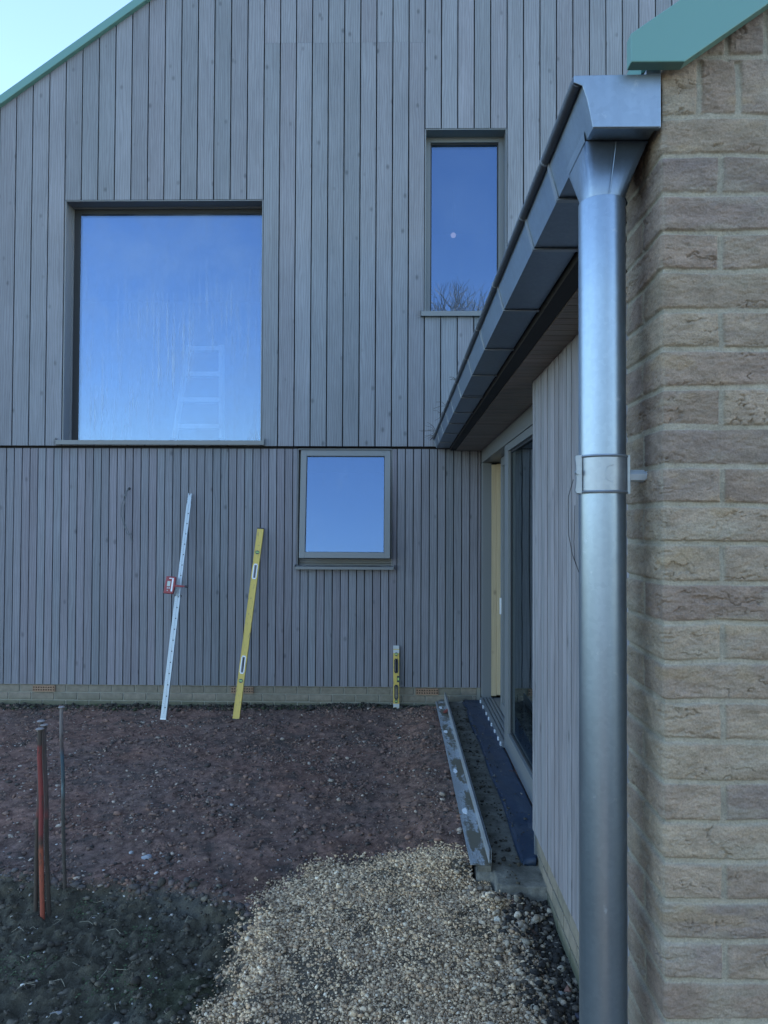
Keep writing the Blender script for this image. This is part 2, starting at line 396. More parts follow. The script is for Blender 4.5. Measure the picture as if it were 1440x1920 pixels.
for q in [(W0, W0+.056, 0, .06, 0, L_), (W1-.056, W1, 0, .06, 0, L_), (W0+.056, W1-.056, 0, .06, 0, .056), (W0+.056, W1-.056, 0, .06, L_-.056, L_)]: sashbox(b, *q)
sa = b.build('sash', M['frame'], fL, bevel=.002)
b = MB()
for q in [(W0+.056, W0+.062, .008, .05, .056, L_-.056), (W1-.062, W1-.056, .008, .05, .056, L_-.056), (W0+.062, W1-.062, .008, .05, .056, .064), (W0+.062, W1-.062, .008, .05, L_-.060, L_-.056)]: sashbox(b, *q)
b.build('glazing_seal', M['sealdark'], fL)
b = MB(); sashbox(b, W0+.060, W1-.060, .012, .03, .060, L_-.060); b.build('pane', M['glass'], fL)
# rooms behind the glass
b = MB()
for (a, c, d, u, dep) in ((-5.6, -.2, 2.6, 5.0, 3.2), (-.1, 2.4, 3.2, 5.9, 3.0), (-3.0, 1.4, .2, 2.52, 3.2)):
    y0, y1 = YL+.32, YL+.32+dep; t = .08
    b.box(a, c, y1, y1+t, d, u); b.box(a-t, a, y0, y1, d, u); b.box(c, c+t, y0, y1, d, u); b.box(a, c, y0, y1, d-t, d-.002); b.box(a, c, y0, y1, u+.002, u+t)
b.build('room_lining', M['plaster'], house)

# --- brick plinth of the house and of the wing: real bricks in a mortar bed
def brick_rows(b, mort, s0, s1, rows, place, lng=.215, jt=.010, hgt=.065):
    for k, z in enumerate(rows):
        s = s0-(.1125 if k % 2 else 0.)-.07
        while s < s1:
            a, c = max(s, s0), min(s+lng, s1)
            if c-a > .02: place(b, a+.0, c, z+random.uniform(-.001, .001), z+hgt, random.uniform(0, .0025))
            s += lng+jt
M['plinth'] = None
m = NM('plinth_brick'); v = m.map((1, 1, 1)); r = m.attr('rnd').outputs['Fac']; n = m.noise(v, 22, 5, .65)
c = m.mix(r, (.19, .175, .14), (.235, .205, .165)); c = m.mix(1., c, m.ramp(n, [(.3, .78), (.7, 1.18)]), 'MULTIPLY')
alg = m.noise(m.map((1, 1, 2.)), 3.2, 4, .6)
sx = m.n('ShaderNodeSeparateXYZ'); m.l(m.n('ShaderNodeNewGeometry').outputs['Position'], sx.inputs[0])
low = m.ramp(m.math('SUBTRACT', m.math('ADD', m.math('MULTIPLY', sx.outputs[2], 1.0), m.math('MULTIPLY', alg, .09)), .0), [(.05, 1.), (.125, 0.)])
c = m.mix(m.math('MULTIPLY', low, .75), c, (.062, .075, .045)); m.pbr(c, .9, 0, m.bump(n, .4, .004), .2); M['plinth'] = m.m
M['mortar'] = plain('mortar', (.27, .265, .225), .92, 0, .15, 30, .4)
b = MB()
brick_rows(b, None, -6.4, .76, [-.10, -.025, .05, .125], lambda b, a, c, z0, z1, o: b.box(a, c, 7.148-o, 7.2, z0, z1))
pl = b.build('plinth', M['plinth'], house, bevel=.003)
b = MB(); b.box(-6.5, .80, 7.154, 7.30, -.3, .198); b.build('mortar_bed', M['mortar'], pl)
M['terra'] = plain('terracotta', (.27, .175, .115), .85, 0, .15, 40, .2)
for ax in (-3.42, -1.492, .288):          # three air bricks: perforated terracotta
    b = MB(); W_, z0, z1 = .1075, .127, .189; cols, hole = 9, .0125
    y0, y1 = 7.131, 7.150; x_ = ax-W_; pit_ = 2*W_/cols
    for zz in ((z0, z0+.012), (z0+.0245, z0+.0365), (z0+.049, z1)): b.box(ax-W_, ax+W_, y0, y1, *zz, r=.5)
    for k in range(cols+1):
        xa = ax-W_+k*pit_-(pit_-hole)/2; xb = xa+(pit_-hole)
        for zz in ((z0+.012, z0+.0245), (z0+.0365, z0+.049)): b.box(max(xa, ax-W_), min(xb, ax+W_), y0, y1, *zz, r=.5)
    o = b.build('air_brick', M['terra'], house)
    b = MB(); b.box(ax-W_+.002, ax+W_-.002, 7.1445, 7.1485, z0+.002, z1-.002); b.build('vent_slot', M['black'], o)
ho = MB(); ho.tube([(-2.606, YL-.002, 2.097), (-2.606, YL+.004, 2.097)], .014, 12); ho.build('cable_hole', M['black'], house)

# ================================================================= EXTENSION (right wing)
ext = empty('side_wing', (2., 3.5, 0), 'single-storey wing on the right with brick gable end, timber cladding, glazed doors and zinc gutter', 'house wing')
# side battens  (face X=.68, Y 1.63..3.74)
b = MB(); y = 3.742; k = 0
while y > 1.66:
    w_ = .0695 if k else .055
    b.box(.68+random.uniform(-.001, .001), .70, y-w_, y, .228, 2.468); y -= w_+.0078; k += 1
b.build('side_cladding', M['side'], ext)
b = MB(); b.box(.7035, .80, 1.64, 3.70, .235, 2.468); b.box(.70, .80, 3.705, 3.739, .229, 2.467); b.build('wall_lining', M['membrane'], ext)
b = MB(); b.box(.69, .80, 3.7425, 3.76, .10, 2.33); b.build('corner_trim', M['frame'], ext)
b = MB(); rows = [-.40+.075*i for i in range(8)]
brick_rows(b, None, 1.64, 3.735, rows, lambda b, a, c, z0, z1, o: b.box(.700-o, .76, a, c, z0, z1))
pl2 = b.build('plinth', M['plinth'], ext, bevel=.003)
b = MB(); b.box(.706, .9, 1.64, 3.735, -.5, .222); b.build('mortar_bed', M['mortar'], pl2)
# soffit boards run across
b = MB(); y = 7.10
while y > 1.66: b.box(.556, 1.0, y-.0715, y, 2.470, 2.488); y -= .0775
b.build('soffit', M['soffit'], ext)
b = MB(); b.box(.497, .555, 1.66, 7.10, 2.474, 2.66); b.box(.558, 1.0, 1.66, 7.10, 2.492, 2.52); b.build('fascia', M['black'], ext)
# lintel board, jamb, raw pine stud
b = MB(); b.box(.80, .83, 3.765, 7.10, 2.352, 2.469); b.box(.83, 1.0, 5.56, 7.10, 2.352, 2.36); b.build('lintel_board', M['frame'], ext, bevel=.002)
b = MB(); b.box(.801, .886, 7.02, 7.045, .128, 2.350); b.box(.801, .815, 7.045, 7.118, .128, 2.350); b.build('door_jamb', M['frame'], ext, bevel=.002)
b = MB(); b.box(.888, .935, 7.01, 7.06, .15, 2.33); b.box(.937, .985, 7.0, 7.06, .16, 2.335); b.build('timber_stud', M['pine'], ext, bevel=.002, label='raw yellow pine upright beside the sliding door')
# fixed glazed screen
def screen():
    b = MB(); x_, y0, y1 = .80, 3.765, 5.56
    b.box(x_, x_+.10, y1-.165, y1, .100, 2.345); b.box(x_, x_+.10, y0, y0+.08, .100, 2.345)
    b.box(x_, x_+.10, y0+.08, y1-.165, 2.292, 2.345); b.box(x_, x_+.10, y0+.08, y1-.165, .100, .245)
    f = b.build('glazed_screen', M['frame'], ext, bevel=.002)
    s = MB(); x2 = x_+.02; a, c, d, u = y0+.08, y1-.165, .245, 2.292
    s.box(x2, x2+.03, c-.022, c, d, u); s.box(x2, x2+.03, a, c-.022, u-.016, u); s.box(x2, x2+.03, a, c-.022, d, d+.016)
    s.build('glazing_seal', M['sealdark'], f)
    p = MB(); p.box(x2+.006, x2+.03, a+.001, c-.004, d+.004, u-.004); p.build('pane', M['glass_side'], f)
screen()
b = MB(); X_ = .905
b.box(X_, X_+.055, 6.44, 6.53, .14, 2.345); b.box(X_, X_+.055, 5.2, 6.44, .14, .22); b.box(X_, X_+.055, 5.2, 6.44, 2.27, 2.345)
f = b.build('sliding_door', M['frame'], ext, bevel=.002)
p = MB(); p.box(X_+.02, X_+.035, 5.2, 6.44, .22, 2.27); p.build('pane', M['glass_side'], f)
p = MB(); p.box(X_-.012, X_-.001, 6.47, 6.50, .98, 1.12); p.build('latch', M['white'], f)
b = MB()
for i in range(4): b.box(.782+i*.031, .782+i*.031+.023, 5.57, 7.015, .118, .136)
b.box(.784, .99, 5.565, 7.015, .09, .116); b.box(.906, .99, 5.57, 7.015, .1165, .134)
thr = b.build('threshold', M['frame'], ext, bevel=.0015)
for yy in (6.95, 6.74, 6.50, 6.33, 6.14, 5.94, 5.74, 5.60):
    b = MB(); b.box(.772, .783, yy-.014, yy+.014, .098, .124); b.build('drain_cover', M['white'], thr, bevel=.002)
# inner floor and wall behind the glass
b = MB(); b.box(.995, 4.8, 3.8, 7.0, .02, .10); b.box(4.8, 4.9, 3.7, 7.1, .02, 2.45); b.box(1.0, 4.8, 3.70, 3.76, .02, 2.45); b.box(1.0, 4.8, 3.76, 7.0, 2.53, 2.56); b.box(1.0, 4.8, 7.03, 7.09, .1, 2.45)
b.build('room_lining', M['plaster'], ext)
# roof of the wing, barge board
b = MB(); sl = .69
b.prism([(.47, 2.670), (3.2, 2.670+sl*2.73), (6.0, 2.655), (6.0, 2.60), (3.2, 2.615+sl*2.73), (.47, 2.615)], 1.43, 7.05, 'y')
b.build('roof', M['roof'], ext)
b = MB(); b.prism([(.430, 2.597), (.529, 2.597), (3.2, 2.597+.696*2.671), (3.2, 2.651+.674*2.77+.05), (.430, 2.651)], 1.365, 1.392, 'y')
b.prism([(3.201, 2.597+.696*2.671), (5.87, 2.597), (5.97, 2.597), (5.97, 2.651), (3.201, 2.651+.674*2.77+.05)], 1.365, 1.392, 'y')
b.build('barge_board', M['teal'], ext, bevel=.002)
b = MB(); b.box(.47, .497, 1.40, 1.43, 2.585, 2.604); b.build('verge_clip', M['galv'], ext)

# gutter: tapered box section with a rolled front bead
YG0, YG1 = 1.402, 7.095
def gutprof(o=0.): return [(.3466-o, 2.584), (.370-o, 2.496-o), (.490+o, 2.496-o), (.494+o, 2.60)]
def shell(b, prof, prof2, y0, y1):
    n = len(prof); v = [(x, y0, z) for x, z in prof]+[(x, y0, z) for x, z in prof2]+[(x, y1, z) for x, z in prof]+[(x, y1, z) for x, z in prof2]
    f = []
    for i in range(n-1):
        f += [[i, i+1, 2*n+i+1, 2*n+i], [n+i+1, n+i, 3*n+i, 3*n+i+1], [i, n+i, n+i+1, i+1], [2*n+i, 2*n+i+1, 3*n+i+1, 3*n+i]]
    f += [[0, 2*n, 3*n, n], [n-1, 2*n-1, 4*n-1, 3*n-1]]; b.add(v, f)
b = MB(); p0 = gutprof(); p1 = [(.3476, 2.584), (.3712, 2.4975), (.4888, 2.4975), (.4925, 2.60)]
shell(b, p0, p1, YG0, 4.28); shell(b, [(x+(.0008 if i > 1 else -.0008), z-(.0008 if 0 < i < 3 else 0)) for i, (x, z) in enumerate(p0)], p1, 4.2805, YG1)
gut = b.build('gutter', M['zinc'], ext)
b = MB(); b.tube([(.3405, YG0+.003, 2.586), (.3405, 4.0, 2.586), (.3405, YG1, 2.585)], .0112, 14); b.build('rolled_bead', M['bead'], gut, smooth=True)
b = MB(); b.prism([(.3325, 2.580), (.3325, 2.5935), (.497, 2.5955), (.497, 2.4935), (.3685, 2.4935), (.3585, 2.545), (.3490, 2.573), (.342, 2.576)], YG0-.0025, YG0, 'y')
b.box(.3685, .497, YG0, YG0+.010, 2.4925, 2.4955); b.build('end_cap', M['zinc'], gut, bevel=.0012)
b = MB(); b.prism([(.3320, 2.580), (.3320, 2.597), (.497, 2.60), (.497, 2.4935), (.3685, 2.4935)], YG1, YG1+.0025, 'y'); b.build('end_cap', M['zinc'], gut)
for yy in (1.713, 2.02, 2.59, 3.16, 3.70, 4.33, 4.90, 5.42, 6.00, 6.60):
    b = MB(); h = .0085; t = .0032; q = .0012
    def strip(pts, b=b, yy=yy, h=h):
        n = len(pts)//2; b.prism(pts, yy-h, yy+h, 'y')
    strip([(.3485, 2.578), (.3455, 2.577), (.3655, 2.4925), (.369, 2.4947)])
    strip([(.3662, 2.4922), (.3672, 2.4902), (.4935, 2.4902), (.4935, 2.4935), (.3695, 2.4935)])
    b.tube([(.3405, yy-.003, 2.586), (.3405, yy+.003, 2.586)], .0128, 14)
    b.build('bracket', M['galv'], gut)
b = MB(); b.box(.368, .492, 4.272, 4.283, 2.4925, 2.4955); b.build('joint_strip', M['zinc'], gut)

# hopper outlet and downpipe
PX, PY, PR = .413, 1.502, .0462
def loft(rings, cap=False):
    b = MB(); n = len(rings[0]); v = [p for r in rings for p in r]
    f = [[i*n+k, i*n+(k+1) % n, (i+1)*n+(k+1) % n, (i+1)*n+k] for i in range(len(rings)-1) for k in range(n)]
    b.add(v, f, .5); return b
def sqring(x0, x1, y0, y1, z, n=8):
    pts = []
    for (a, c) in (((x0, y0), (x1, y0)), ((x1, y0), (x1, y1)), ((x1, y1), (x0, y1)), ((x0, y1), (x0, y0))):
        pts += [(a[0]+(c[0]-a[0])*i/n, a[1]+(c[1]-a[1])*i/n, z) for i in range(n)]
    return pts
def circ_like(sq, r, z):
    cx = sum(p[0] for p in sq)/len(sq); cy = sum(p[1] for p in sq)/len(sq); out = []
    n = len(sq)
    for i, p in enumerate(sq):
        a = math.atan2(p[1]-cy, (p[0]-cx)*(.14/.12)); out.append((PX+r*math.cos(a), PY+r*math.sin(a), z))
    return out
sq = sqring(.3675, .4905, 1.452, 1.596, 2.494)
ci = circ_like(sq, PR-.0035, 2.392); ci2 = [(x, y, 2.34) for x, y, z in ci]
hop = loft([sq, ci, ci2]).build('hopper_outlet', M['zinc'], gut, smooth=True)
so_ = hop.modifiers.new('s', 'SOLIDIFY'); so_.thickness = .0015
b = MB()                                    # collar folded up the gutter's outer side, and the seam on the hopper's front
b.add([(.3640, 1.452, 2.513), (.3640, 1.60, 2.513), (.3665, 1.596, 2.4935), (.3665, 1.452, 2.4935), (.3610, 1.48, 2.522), (.3610, 1.62, 2.522)],
      [[0, 1, 2, 3], [0, 4, 5, 1]])
b.tube([(.4275, 1.4508, 2.4925), (.4165, 1.4530+.0015, 2.394)], .0011, 6)
b.build('outlet_collar', M['zinc'], gut)
dp = None
ang = [2*math.pi*i/64 for i in range(64)]
def ring(r, z): return [(PX+r*math.cos(a), PY+r*math.sin(a), z) for a in ang]
b = loft([ring(PR-.004, 2.36), ring(PR-.004, 2.3895), ring(PR-.0005, 2.391), ring(PR, 2.389), ring(PR, 2.2), ring(PR, 1.85), ring(PR, 1.2), ring(PR, .6), ring(PR, -.2)])
dp = b.build('downpipe', M['pipe'], ext, smooth=True)
zc, hc = 1.838, .0385                       # pipe clip: two half shells, flanges, stud
b = loft([ring(PR+.0004, zc-hc), ring(PR+.0028, zc-hc), ring(PR+.0046, zc-hc+.003), ring(PR+.0018, zc-hc+.006), ring(PR+.0018, zc+hc-.006), ring(PR+.0046, zc+hc-.003), ring(PR+.0028, zc+hc), ring(PR+.0004, zc+hc)])
for yy in (-.020, -.0145):
    b.prism([(PX-PR+.0005, zc-hc), (PX-PR-.010, zc-hc+.001), (PX-PR-.0125, zc-hc+.005), (PX-PR-.0105, zc-.016), (PX-PR-.0105, zc+.016), (PX-PR-.0125, zc+hc-.005), (PX-PR-.010, zc+hc-.001), (PX-PR+.0005, zc+hc)], PY+yy, PY+yy+.0025, 'y')
b.box(PX+PR-.0015, PX+PR+.0040, PY-.020, PY-.017, zc-hc, zc+hc); b.box(PX+PR-.0015, PX+PR+.0040, PY-.013, PY-.010, zc-hc, zc+hc)
cl = b.build('pipe_clip', M['galv'], dp, smooth=True)
b = MB(); b.tube([(PX-PR-.007, PY-.024, zc+.004), (PX-PR-.007, PY-.008, zc+.004)], .0052, 10); b.build('clip_screw', M['galv'], dp)
b = MB(); b.tube([(PX+PR-.002, PY-.004, zc-.002), (.495, PY-.004, zc-.002)], .0125, 6); b.tube([(.4955, PY-.004, zc-.002), (.508, PY-.004, zc-.002)], .0095, 10); b.build('wall_stud', M['plated'], dp)
b = MB(); pts = []                          # embossed pad outline on the clip, stadium shape
for i in range(41):
    a = math.pi/2+math.pi*i/40; pts.append((-.004+.016*math.cos(a), .0165*math.sin(a)))
pts = [(.022, .0165)]+pts+[(.022, -.0165)]
P3 = [(PX+(PR+.0019)*math.cos(-math.pi/2+(u+.012)/PR), PY+(PR+.0019)*math.sin(-math.pi/2+(u+.012)/PR), zc+v_) for u, v_ in pts]
b.tube(P3, .0005, 6); b.build('clip_emboss', M['galv'], dp)

# --- near brick gable: relief modelled brick by brick
YB, XB, SIDE = 1.411, .5046, .2155
ROW0 = 2.290; PITCH = .0741
def brickwork(s, z, seed=0):
    """height (m), brick id, mortar mask for wall coordinates s (along the unfolded wall, 0 = corner) and z"""
    wz = z+.0022*vn(s*9, z*9, 5)+.0009*vn(s*45, z*45, 6); ws = s+.0022*vn(s*14+7, z*14, 7)+.0008*vn(s*60, z*60, 8)
    k = np.floor((wz-ROW0)/PITCH).astype(int); fz = (wz-ROW0)-k*PITCH       # 0 at the bottom of a brick's bed joint
    typ = (k % 2).astype(bool)              # k=-1 -> header at the corner
    t_ = np.abs(ws); j0 = np.where(typ == (s > 0), .1025, .215)                # quoin: a header on one face is a stretcher on the other
    p = t_-j0+2.25; c = np.floor(p/.225); fs = p-c*.225                       # each cell: joint .010 then brick .215
    kk = k*131+c.astype(int)*17
    top = wz > ROW0+3*PITCH                                                  # cut bricks set on end beneath the verge
    f2 = np.mod(ws+.012+.02*np.floor((wz-2.512)/.11), .0745); c2 = np.floor((ws+.012)/.0745)
    fs = np.where(top, f2, fs); wid = np.where(top, .0745, .225)
    fz2 = np.mod(wz-2.5125, .115)
    fz = np.where(top, fz2, fz); hg = np.where(top, .115, PITCH)
    kk = np.where(top, (c2*37+np.floor((wz-2.5125)/.115)*11).astype(int)+999, kk)
    j = .0098+.002*vn(s*5, z*11, 15)
    dz = np.minimum(fz-j, hg-fz); ds = np.minimum(fs-.0098, wid-fs)
    d = np.minimum(dz, ds)
    m_ = sstep(-.0015, .0022, d)             # 1 on brick
    def hid(n, q): return np.abs(np.sin(n*12.9898+q*78.233)*43758.5453) % 1
    h1 = hid(kk, 1); h2 = hid(kk, 2); h3 = hid(kk, 3)
    face = .0036+.0024*(h1-.5)+.0042*np.sqrt(np.clip(d/.007, 0, 1))*.5
    ox = h2*91; oz = h3*57
    face = face+.0030*fbm(s*20+ox, z*30+oz, 21, 4)+.0016*fbm(s*100+ox, z*190+oz, 22, 3)
    wx = s*6+ox+.5*vn(s*30, z*44, 31); wy = z*58+oz+.55*vn(s*18+3, z*26, 32)+.30*vn(s*70, z*80, 36)+.24*vn(s*160, z*160, 37)
    n1 = vn(wx, wy, 33)+.35*vn(wx*2.7, wy*1.7, 34)
    rel = np.where(top, .5, fz/PITCH)
    msk = sstep(-.2, .4, vn(s*11+ox, z*20+oz, 35)+.66-1.1*np.clip(rel, 0, 1)+.35*(h1-.4))
    cre = np.exp(-(n1/.055)**2)*sstep(-.25, .25, vn(s*36+oz, z*50+ox, 38)+.1)*msk*m_
    wy2 = z*85+oz*2+1.3*vn(s*33, z*50, 41); n2 = vn(s*17+ox+.8*vn(s*38, z*50, 42), wy2, 43)
    cre2 = np.exp(-(n2/.07)**2)*msk*sstep(0, .5, vn(s*20, z*26, 44))*m_
    hgt = face*m_-.0052*cre-.0024*cre2
    hgt = hgt+(1-m_)*(.0010*fbm(s*70, z*70, 51, 3)+.0018*vn(s*6, z*14, 52)+.0008)
    return hgt, m_, h1, h2, h3, cre, d
def brickcol(s, z, m_, h1, h2, h3, cre, d):
    c1 = np.array([.218, .168, .136]); c2 = np.array([.262, .216, .162]); c3 = np.array([.180, .148, .136]); mo = np.array([.275, .252, .202])
    t = np.clip(h2+.35*fbm(s*12, z*20, 61, 3), 0, 1)[:, None]; u = np.clip((h3-.5)*1.2+.5*fbm(s*7, z*16, 62, 3), 0, 1)[:, None]
    c = (c1*(1-t)+c2*t)*(1-u)+c3*u
    c = c*((.91+.18*h1)*(1+.34*fbm(s*26, z*60, 63, 5, .65)))[:, None]
    wash = np.clip(sstep(.1, .55, fbm(s*9, z*30, 64, 4)+.28*np.exp(-np.clip(d, 0, 1)/.006))*.75, 0, 1)[:, None]      # mortar smeared over the faces
    c = c*(1-wash*.55)+mo*wash*.55
    och = sstep(.35, .6, fbm(s*8+40, z*22, 66, 3))[:, None]*.3; c = c*(1-och)+np.array([.30, .225, .13])*och
    m2 = m_[:, None]; mc = mo*(1+.18*fbm(s*40, z*40, 65, 3))[:, None]
    return c*m2+mc*(1-m2)
def brickmesh(sa, sb, za, zb, ds, name, parent, topz=None):
    S = np.arange(sa, sb+ds/2, ds); Z = np.arange(za, zb+ds/2, ds); s, z = np.meshgrid(S, Z); s = s.ravel(); z = z.ravel()
    q = brickwork(s, z); h = q[0]; col = brickcol(s, z, *q[1:])
    # wall path: back face (s<-SIDE), side face (-SIDE..0, normal -X), front face (s>0, normal -Y)
    rr = .004
    ns = np.clip((s+rr)/(2*rr), 0, 1)*math.pi/2; nb = np.clip((-SIDE-s+rr)/(2*rr), 0, 1)*math.pi/2
    x = np.where(s > 0, XB+s, np.where(s < -SIDE, XB+(-SIDE-s), XB)); y = np.where(s > 0, YB, np.where(s < -SIDE, YB+SIDE, YB-s))
    nx = -np.cos(ns)*np.cos(nb); ny = -np.sin(ns)+np.sin(nb)
    V = np.stack([x+nx*h, y+ny*h, z], 1)
    nS, nZ = len(S), len(Z); i = np.arange(nS-1)[None, :]+np.arange(nZ-1)[:, None]*nS
    F = np.stack([i, i+1, i+nS+1, i+nS], -1).reshape(-1, 4)
    if topz is not None:
        cz = z[F].mean(1); cs = s[F].mean(1); F = F[cz < topz(cs)]
    return mesh(name, V, F, M['brick'], parent, True, attrs={'col': col})
M['brick'] = attrcol('handmade_brick', .92, 260, .28, .9, .15, .003)
tz = lambda s: np.where(s > 0, 2.63+.69*np.clip(s, 0, 2.7)-.69*np.clip(s-2.7, 0, 9), 2.60)
brickmesh(-.30, .26, .75, 2.83, .0017, 'brick_wall', ext, tz)
brickmesh(-.30, .26, .0, .75, .005, 'brick_wall', ext, tz)
brickmesh(.26, .80, .0, 3.2, .005, 'brick_wall', ext, tz)
brickmesh(.80, 5.4, -.3, 4.5, .012, 'brick_wall', ext, tz)
brickmesh(-.30, .80, -.4, .0, .008, 'brick_wall', ext, tz)

# ================================================================= GROUND
GRAV = [(-1.05, 1.9), (-.719, 2.567), (-.671, 2.744), (-.666, 2.982), (-.656, 3.357), (-.577, 3.611), (-.393, 3.835), (-.12, 3.867), (.10, 3.86), (.345, 3.80), (.45, 3.60), (.52, 3.36), (.56, 3.1), (.585, 2.85), (.60, 2.5), (.61, 1.0), (.45, -1.), (-2.0, -1.)]
DARK = [(-3.2, 3.70), (-1.94, 3.63), (-1.575, 3.59), (-1.182, 3.57), (-.80, 3.46), (-.60, 3.36), (-.5, 2.0), (-.8, -4), (-30, -4), (-30, 3.8)]
def zones(x, y):
    wob = .045*fbm(x*5, y*5, 71, 4)+.02*fbm(x*22, y*22, 72, 3)
    g = pdist(x, y, GRAV)+wob*1.5+.02*vn(x*40, y*40, 70); dk = pdist(x, y, DARK)+wob*1.2
    rd = sstep(.54, .60, x+.02*vn(y*7, x*3, 74)-.03)*sstep(3.66, 3.50, y)   # dark trench beside the wing's plinth
    return g, dk, rd
def gh(x, y, fine=True):
    g, dk, rd = zones(x, y)
    h = -.015*sstep(-1., -4., x)+.018*sstep(6.6, 7.1, y)*np.exp(-((x+.35)/.45)**2)*1.6+.010*sstep(6.95, 7.12, y)
    h = h+.018*sstep(-.02, .35, g)-.045*sstep(-.05, .22, dk)*(g < .2)+.022*np.exp(-((dk+.03)/.07)**2)*(x < -.45)*(y < 5)
    h = h-.035*sstep(.50, .66, x)*sstep(3.4, 3.2, y)+.045*np.exp(-((x-.52)/.13)**2-((y-3.42)/.09)**2)*(1+.8*vn(x*16, y*16, 96))
    h = h+.088*sstep(-.10, .33, x)*sstep(3.50, 3.78, y)*sstep(7.16, 6.8, y)
    h = np.where((x > .372) & (x < .75) & (y > 3.60), -.06, np.where((x > .45) & (x < .75) & (y > 3.48), -.06, h))
    a = np.exp(-((np.hypot(x, y-3.)/14)**2))
    h = h+a*(.016*fbm(x*2.2, y*2.2, 75, 3)+.008*fbm(x*9, y*9, 76, 3))
    if fine:
        dd = sstep(-.03, .1, dk)
        h = h+a*((.008+.022*dd)*fbm(x*22, y*22, 77, 4)+(.005+.011*dd)*fbm(x*75, y*75, 78, 3)+.034*dd*(np.abs(fbm(x*9, y*9, 79, 4))-.15)+.006*fbm(x*12, y*12, 80, 3)*(1-sstep(-.05, .05, g)))
    return h
def nonuni(a, b, c, d, fine, n):
    """coarse from a to b, fine b..c, coarse c..d"""
    l = b-(b-a)*(np.linspace(0, 1, n)**3)[1:][::-1]; r_ = c+(d-c)*(np.linspace(0, 1, n)**3)[1:]
    return np.concatenate([l, np.arange(b, c, fine), [c], r_])
gx = nonuni(-300, -4.2, .76, 300, .0115, 34); gy = nonuni(-300, 2.3, 7.2, 300, .0115, 34)
XX, YY = np.meshgrid(gx, gy); x = XX.ravel(); y = YY.ravel()
g, dk, rd = zones(x, y); z = gh(x, y)
def groundcol(x, y, g, dk, rd):
    n = fbm(x*3, y*3, 81, 4); n2 = fbm(x*14, y*14, 82, 4)
    red = np.array([.150, .100, .082]); red2 = np.array([.185, .108, .083]); drk = np.array([.074, .066, .048]); grn = np.array([.055, .056, .034]); gr = np.array([.38, .27, .17])
    t = np.clip(.5+n*1.2, 0, 1)[:, None]; c = red*(1-t)+red2*t
    rst = sstep(.25, .6, fbm(x*2.5+30, y*2.5, 83, 3))[:, None]*.4; c = c*(1-rst)+np.array([.10, .055, .035])*rst
    c = c*(1+.5*n2+.55*fbm(x*55, y*55, 88, 3))[:, None]
    blk = sstep(.22, .5, fbm(x*7+3, y*7, 89, 4))[:, None]*.55; c = c*(1-blk)+np.array([.060, .056, .050])*blk
    d_ = sstep(-.03, .04, dk)[:, None]; gg = sstep(.1, .5, fbm(x*2.2, y*2.2, 84, 4))[:, None]
    pale = sstep(.2, .6, fbm(x*3.1+9, y*3.1, 87, 3))[:, None]*.6
    dc = (drk*(1-gg)+grn*gg)*(1+.45*n2)[:, None]; dc = dc*(1-pale)+np.array([.085, .082, .072])*pale
    c = c*(1-d_)+dc*d_
    al = (sstep(6.98, 7.1, y)*.6)[:, None]; c = c*(1-al)+np.array([.04, .045, .03])*al
    m_ = sstep(-.02, .05, g)[:, None]; dirt = sstep(.05, .4, fbm(x*6, y*6, 85, 4)+.1)[:, None]*.75
    gc = gr*(1+.3*n2)[:, None]*.62; gc = gc*(1-dirt)+np.array([.10, .088, .07])*dirt; c = c*(1-m_)+gc*m_
    r3 = rd[:, None]; c = c*(1-r3)+np.array([.045, .042, .037])*r3
    far = sstep(12, 30, np.hypot(x, y))[:, None]; c = c*(1-far)+np.array([.032, .038, .028])*far
    return np.clip(c, .004, 1)
nS, nZ = len(gx), len(gy); i = np.arange(nS-1)[None, :]+np.arange(nZ-1)[:, None]*nS
F = np.stack([i, i+1, i+nS+1, i+nS], -1).reshape(-1, 4)
M['soil'] = attrcol('soil_surface', .95, 160, .45, .9, .15, .006)
tag(mesh('ground', np.stack([x, y, z], 1), F, M['soil'], None, True, attrs={'col': groundcol(x, y, g, dk, rd)}), kind='structure')

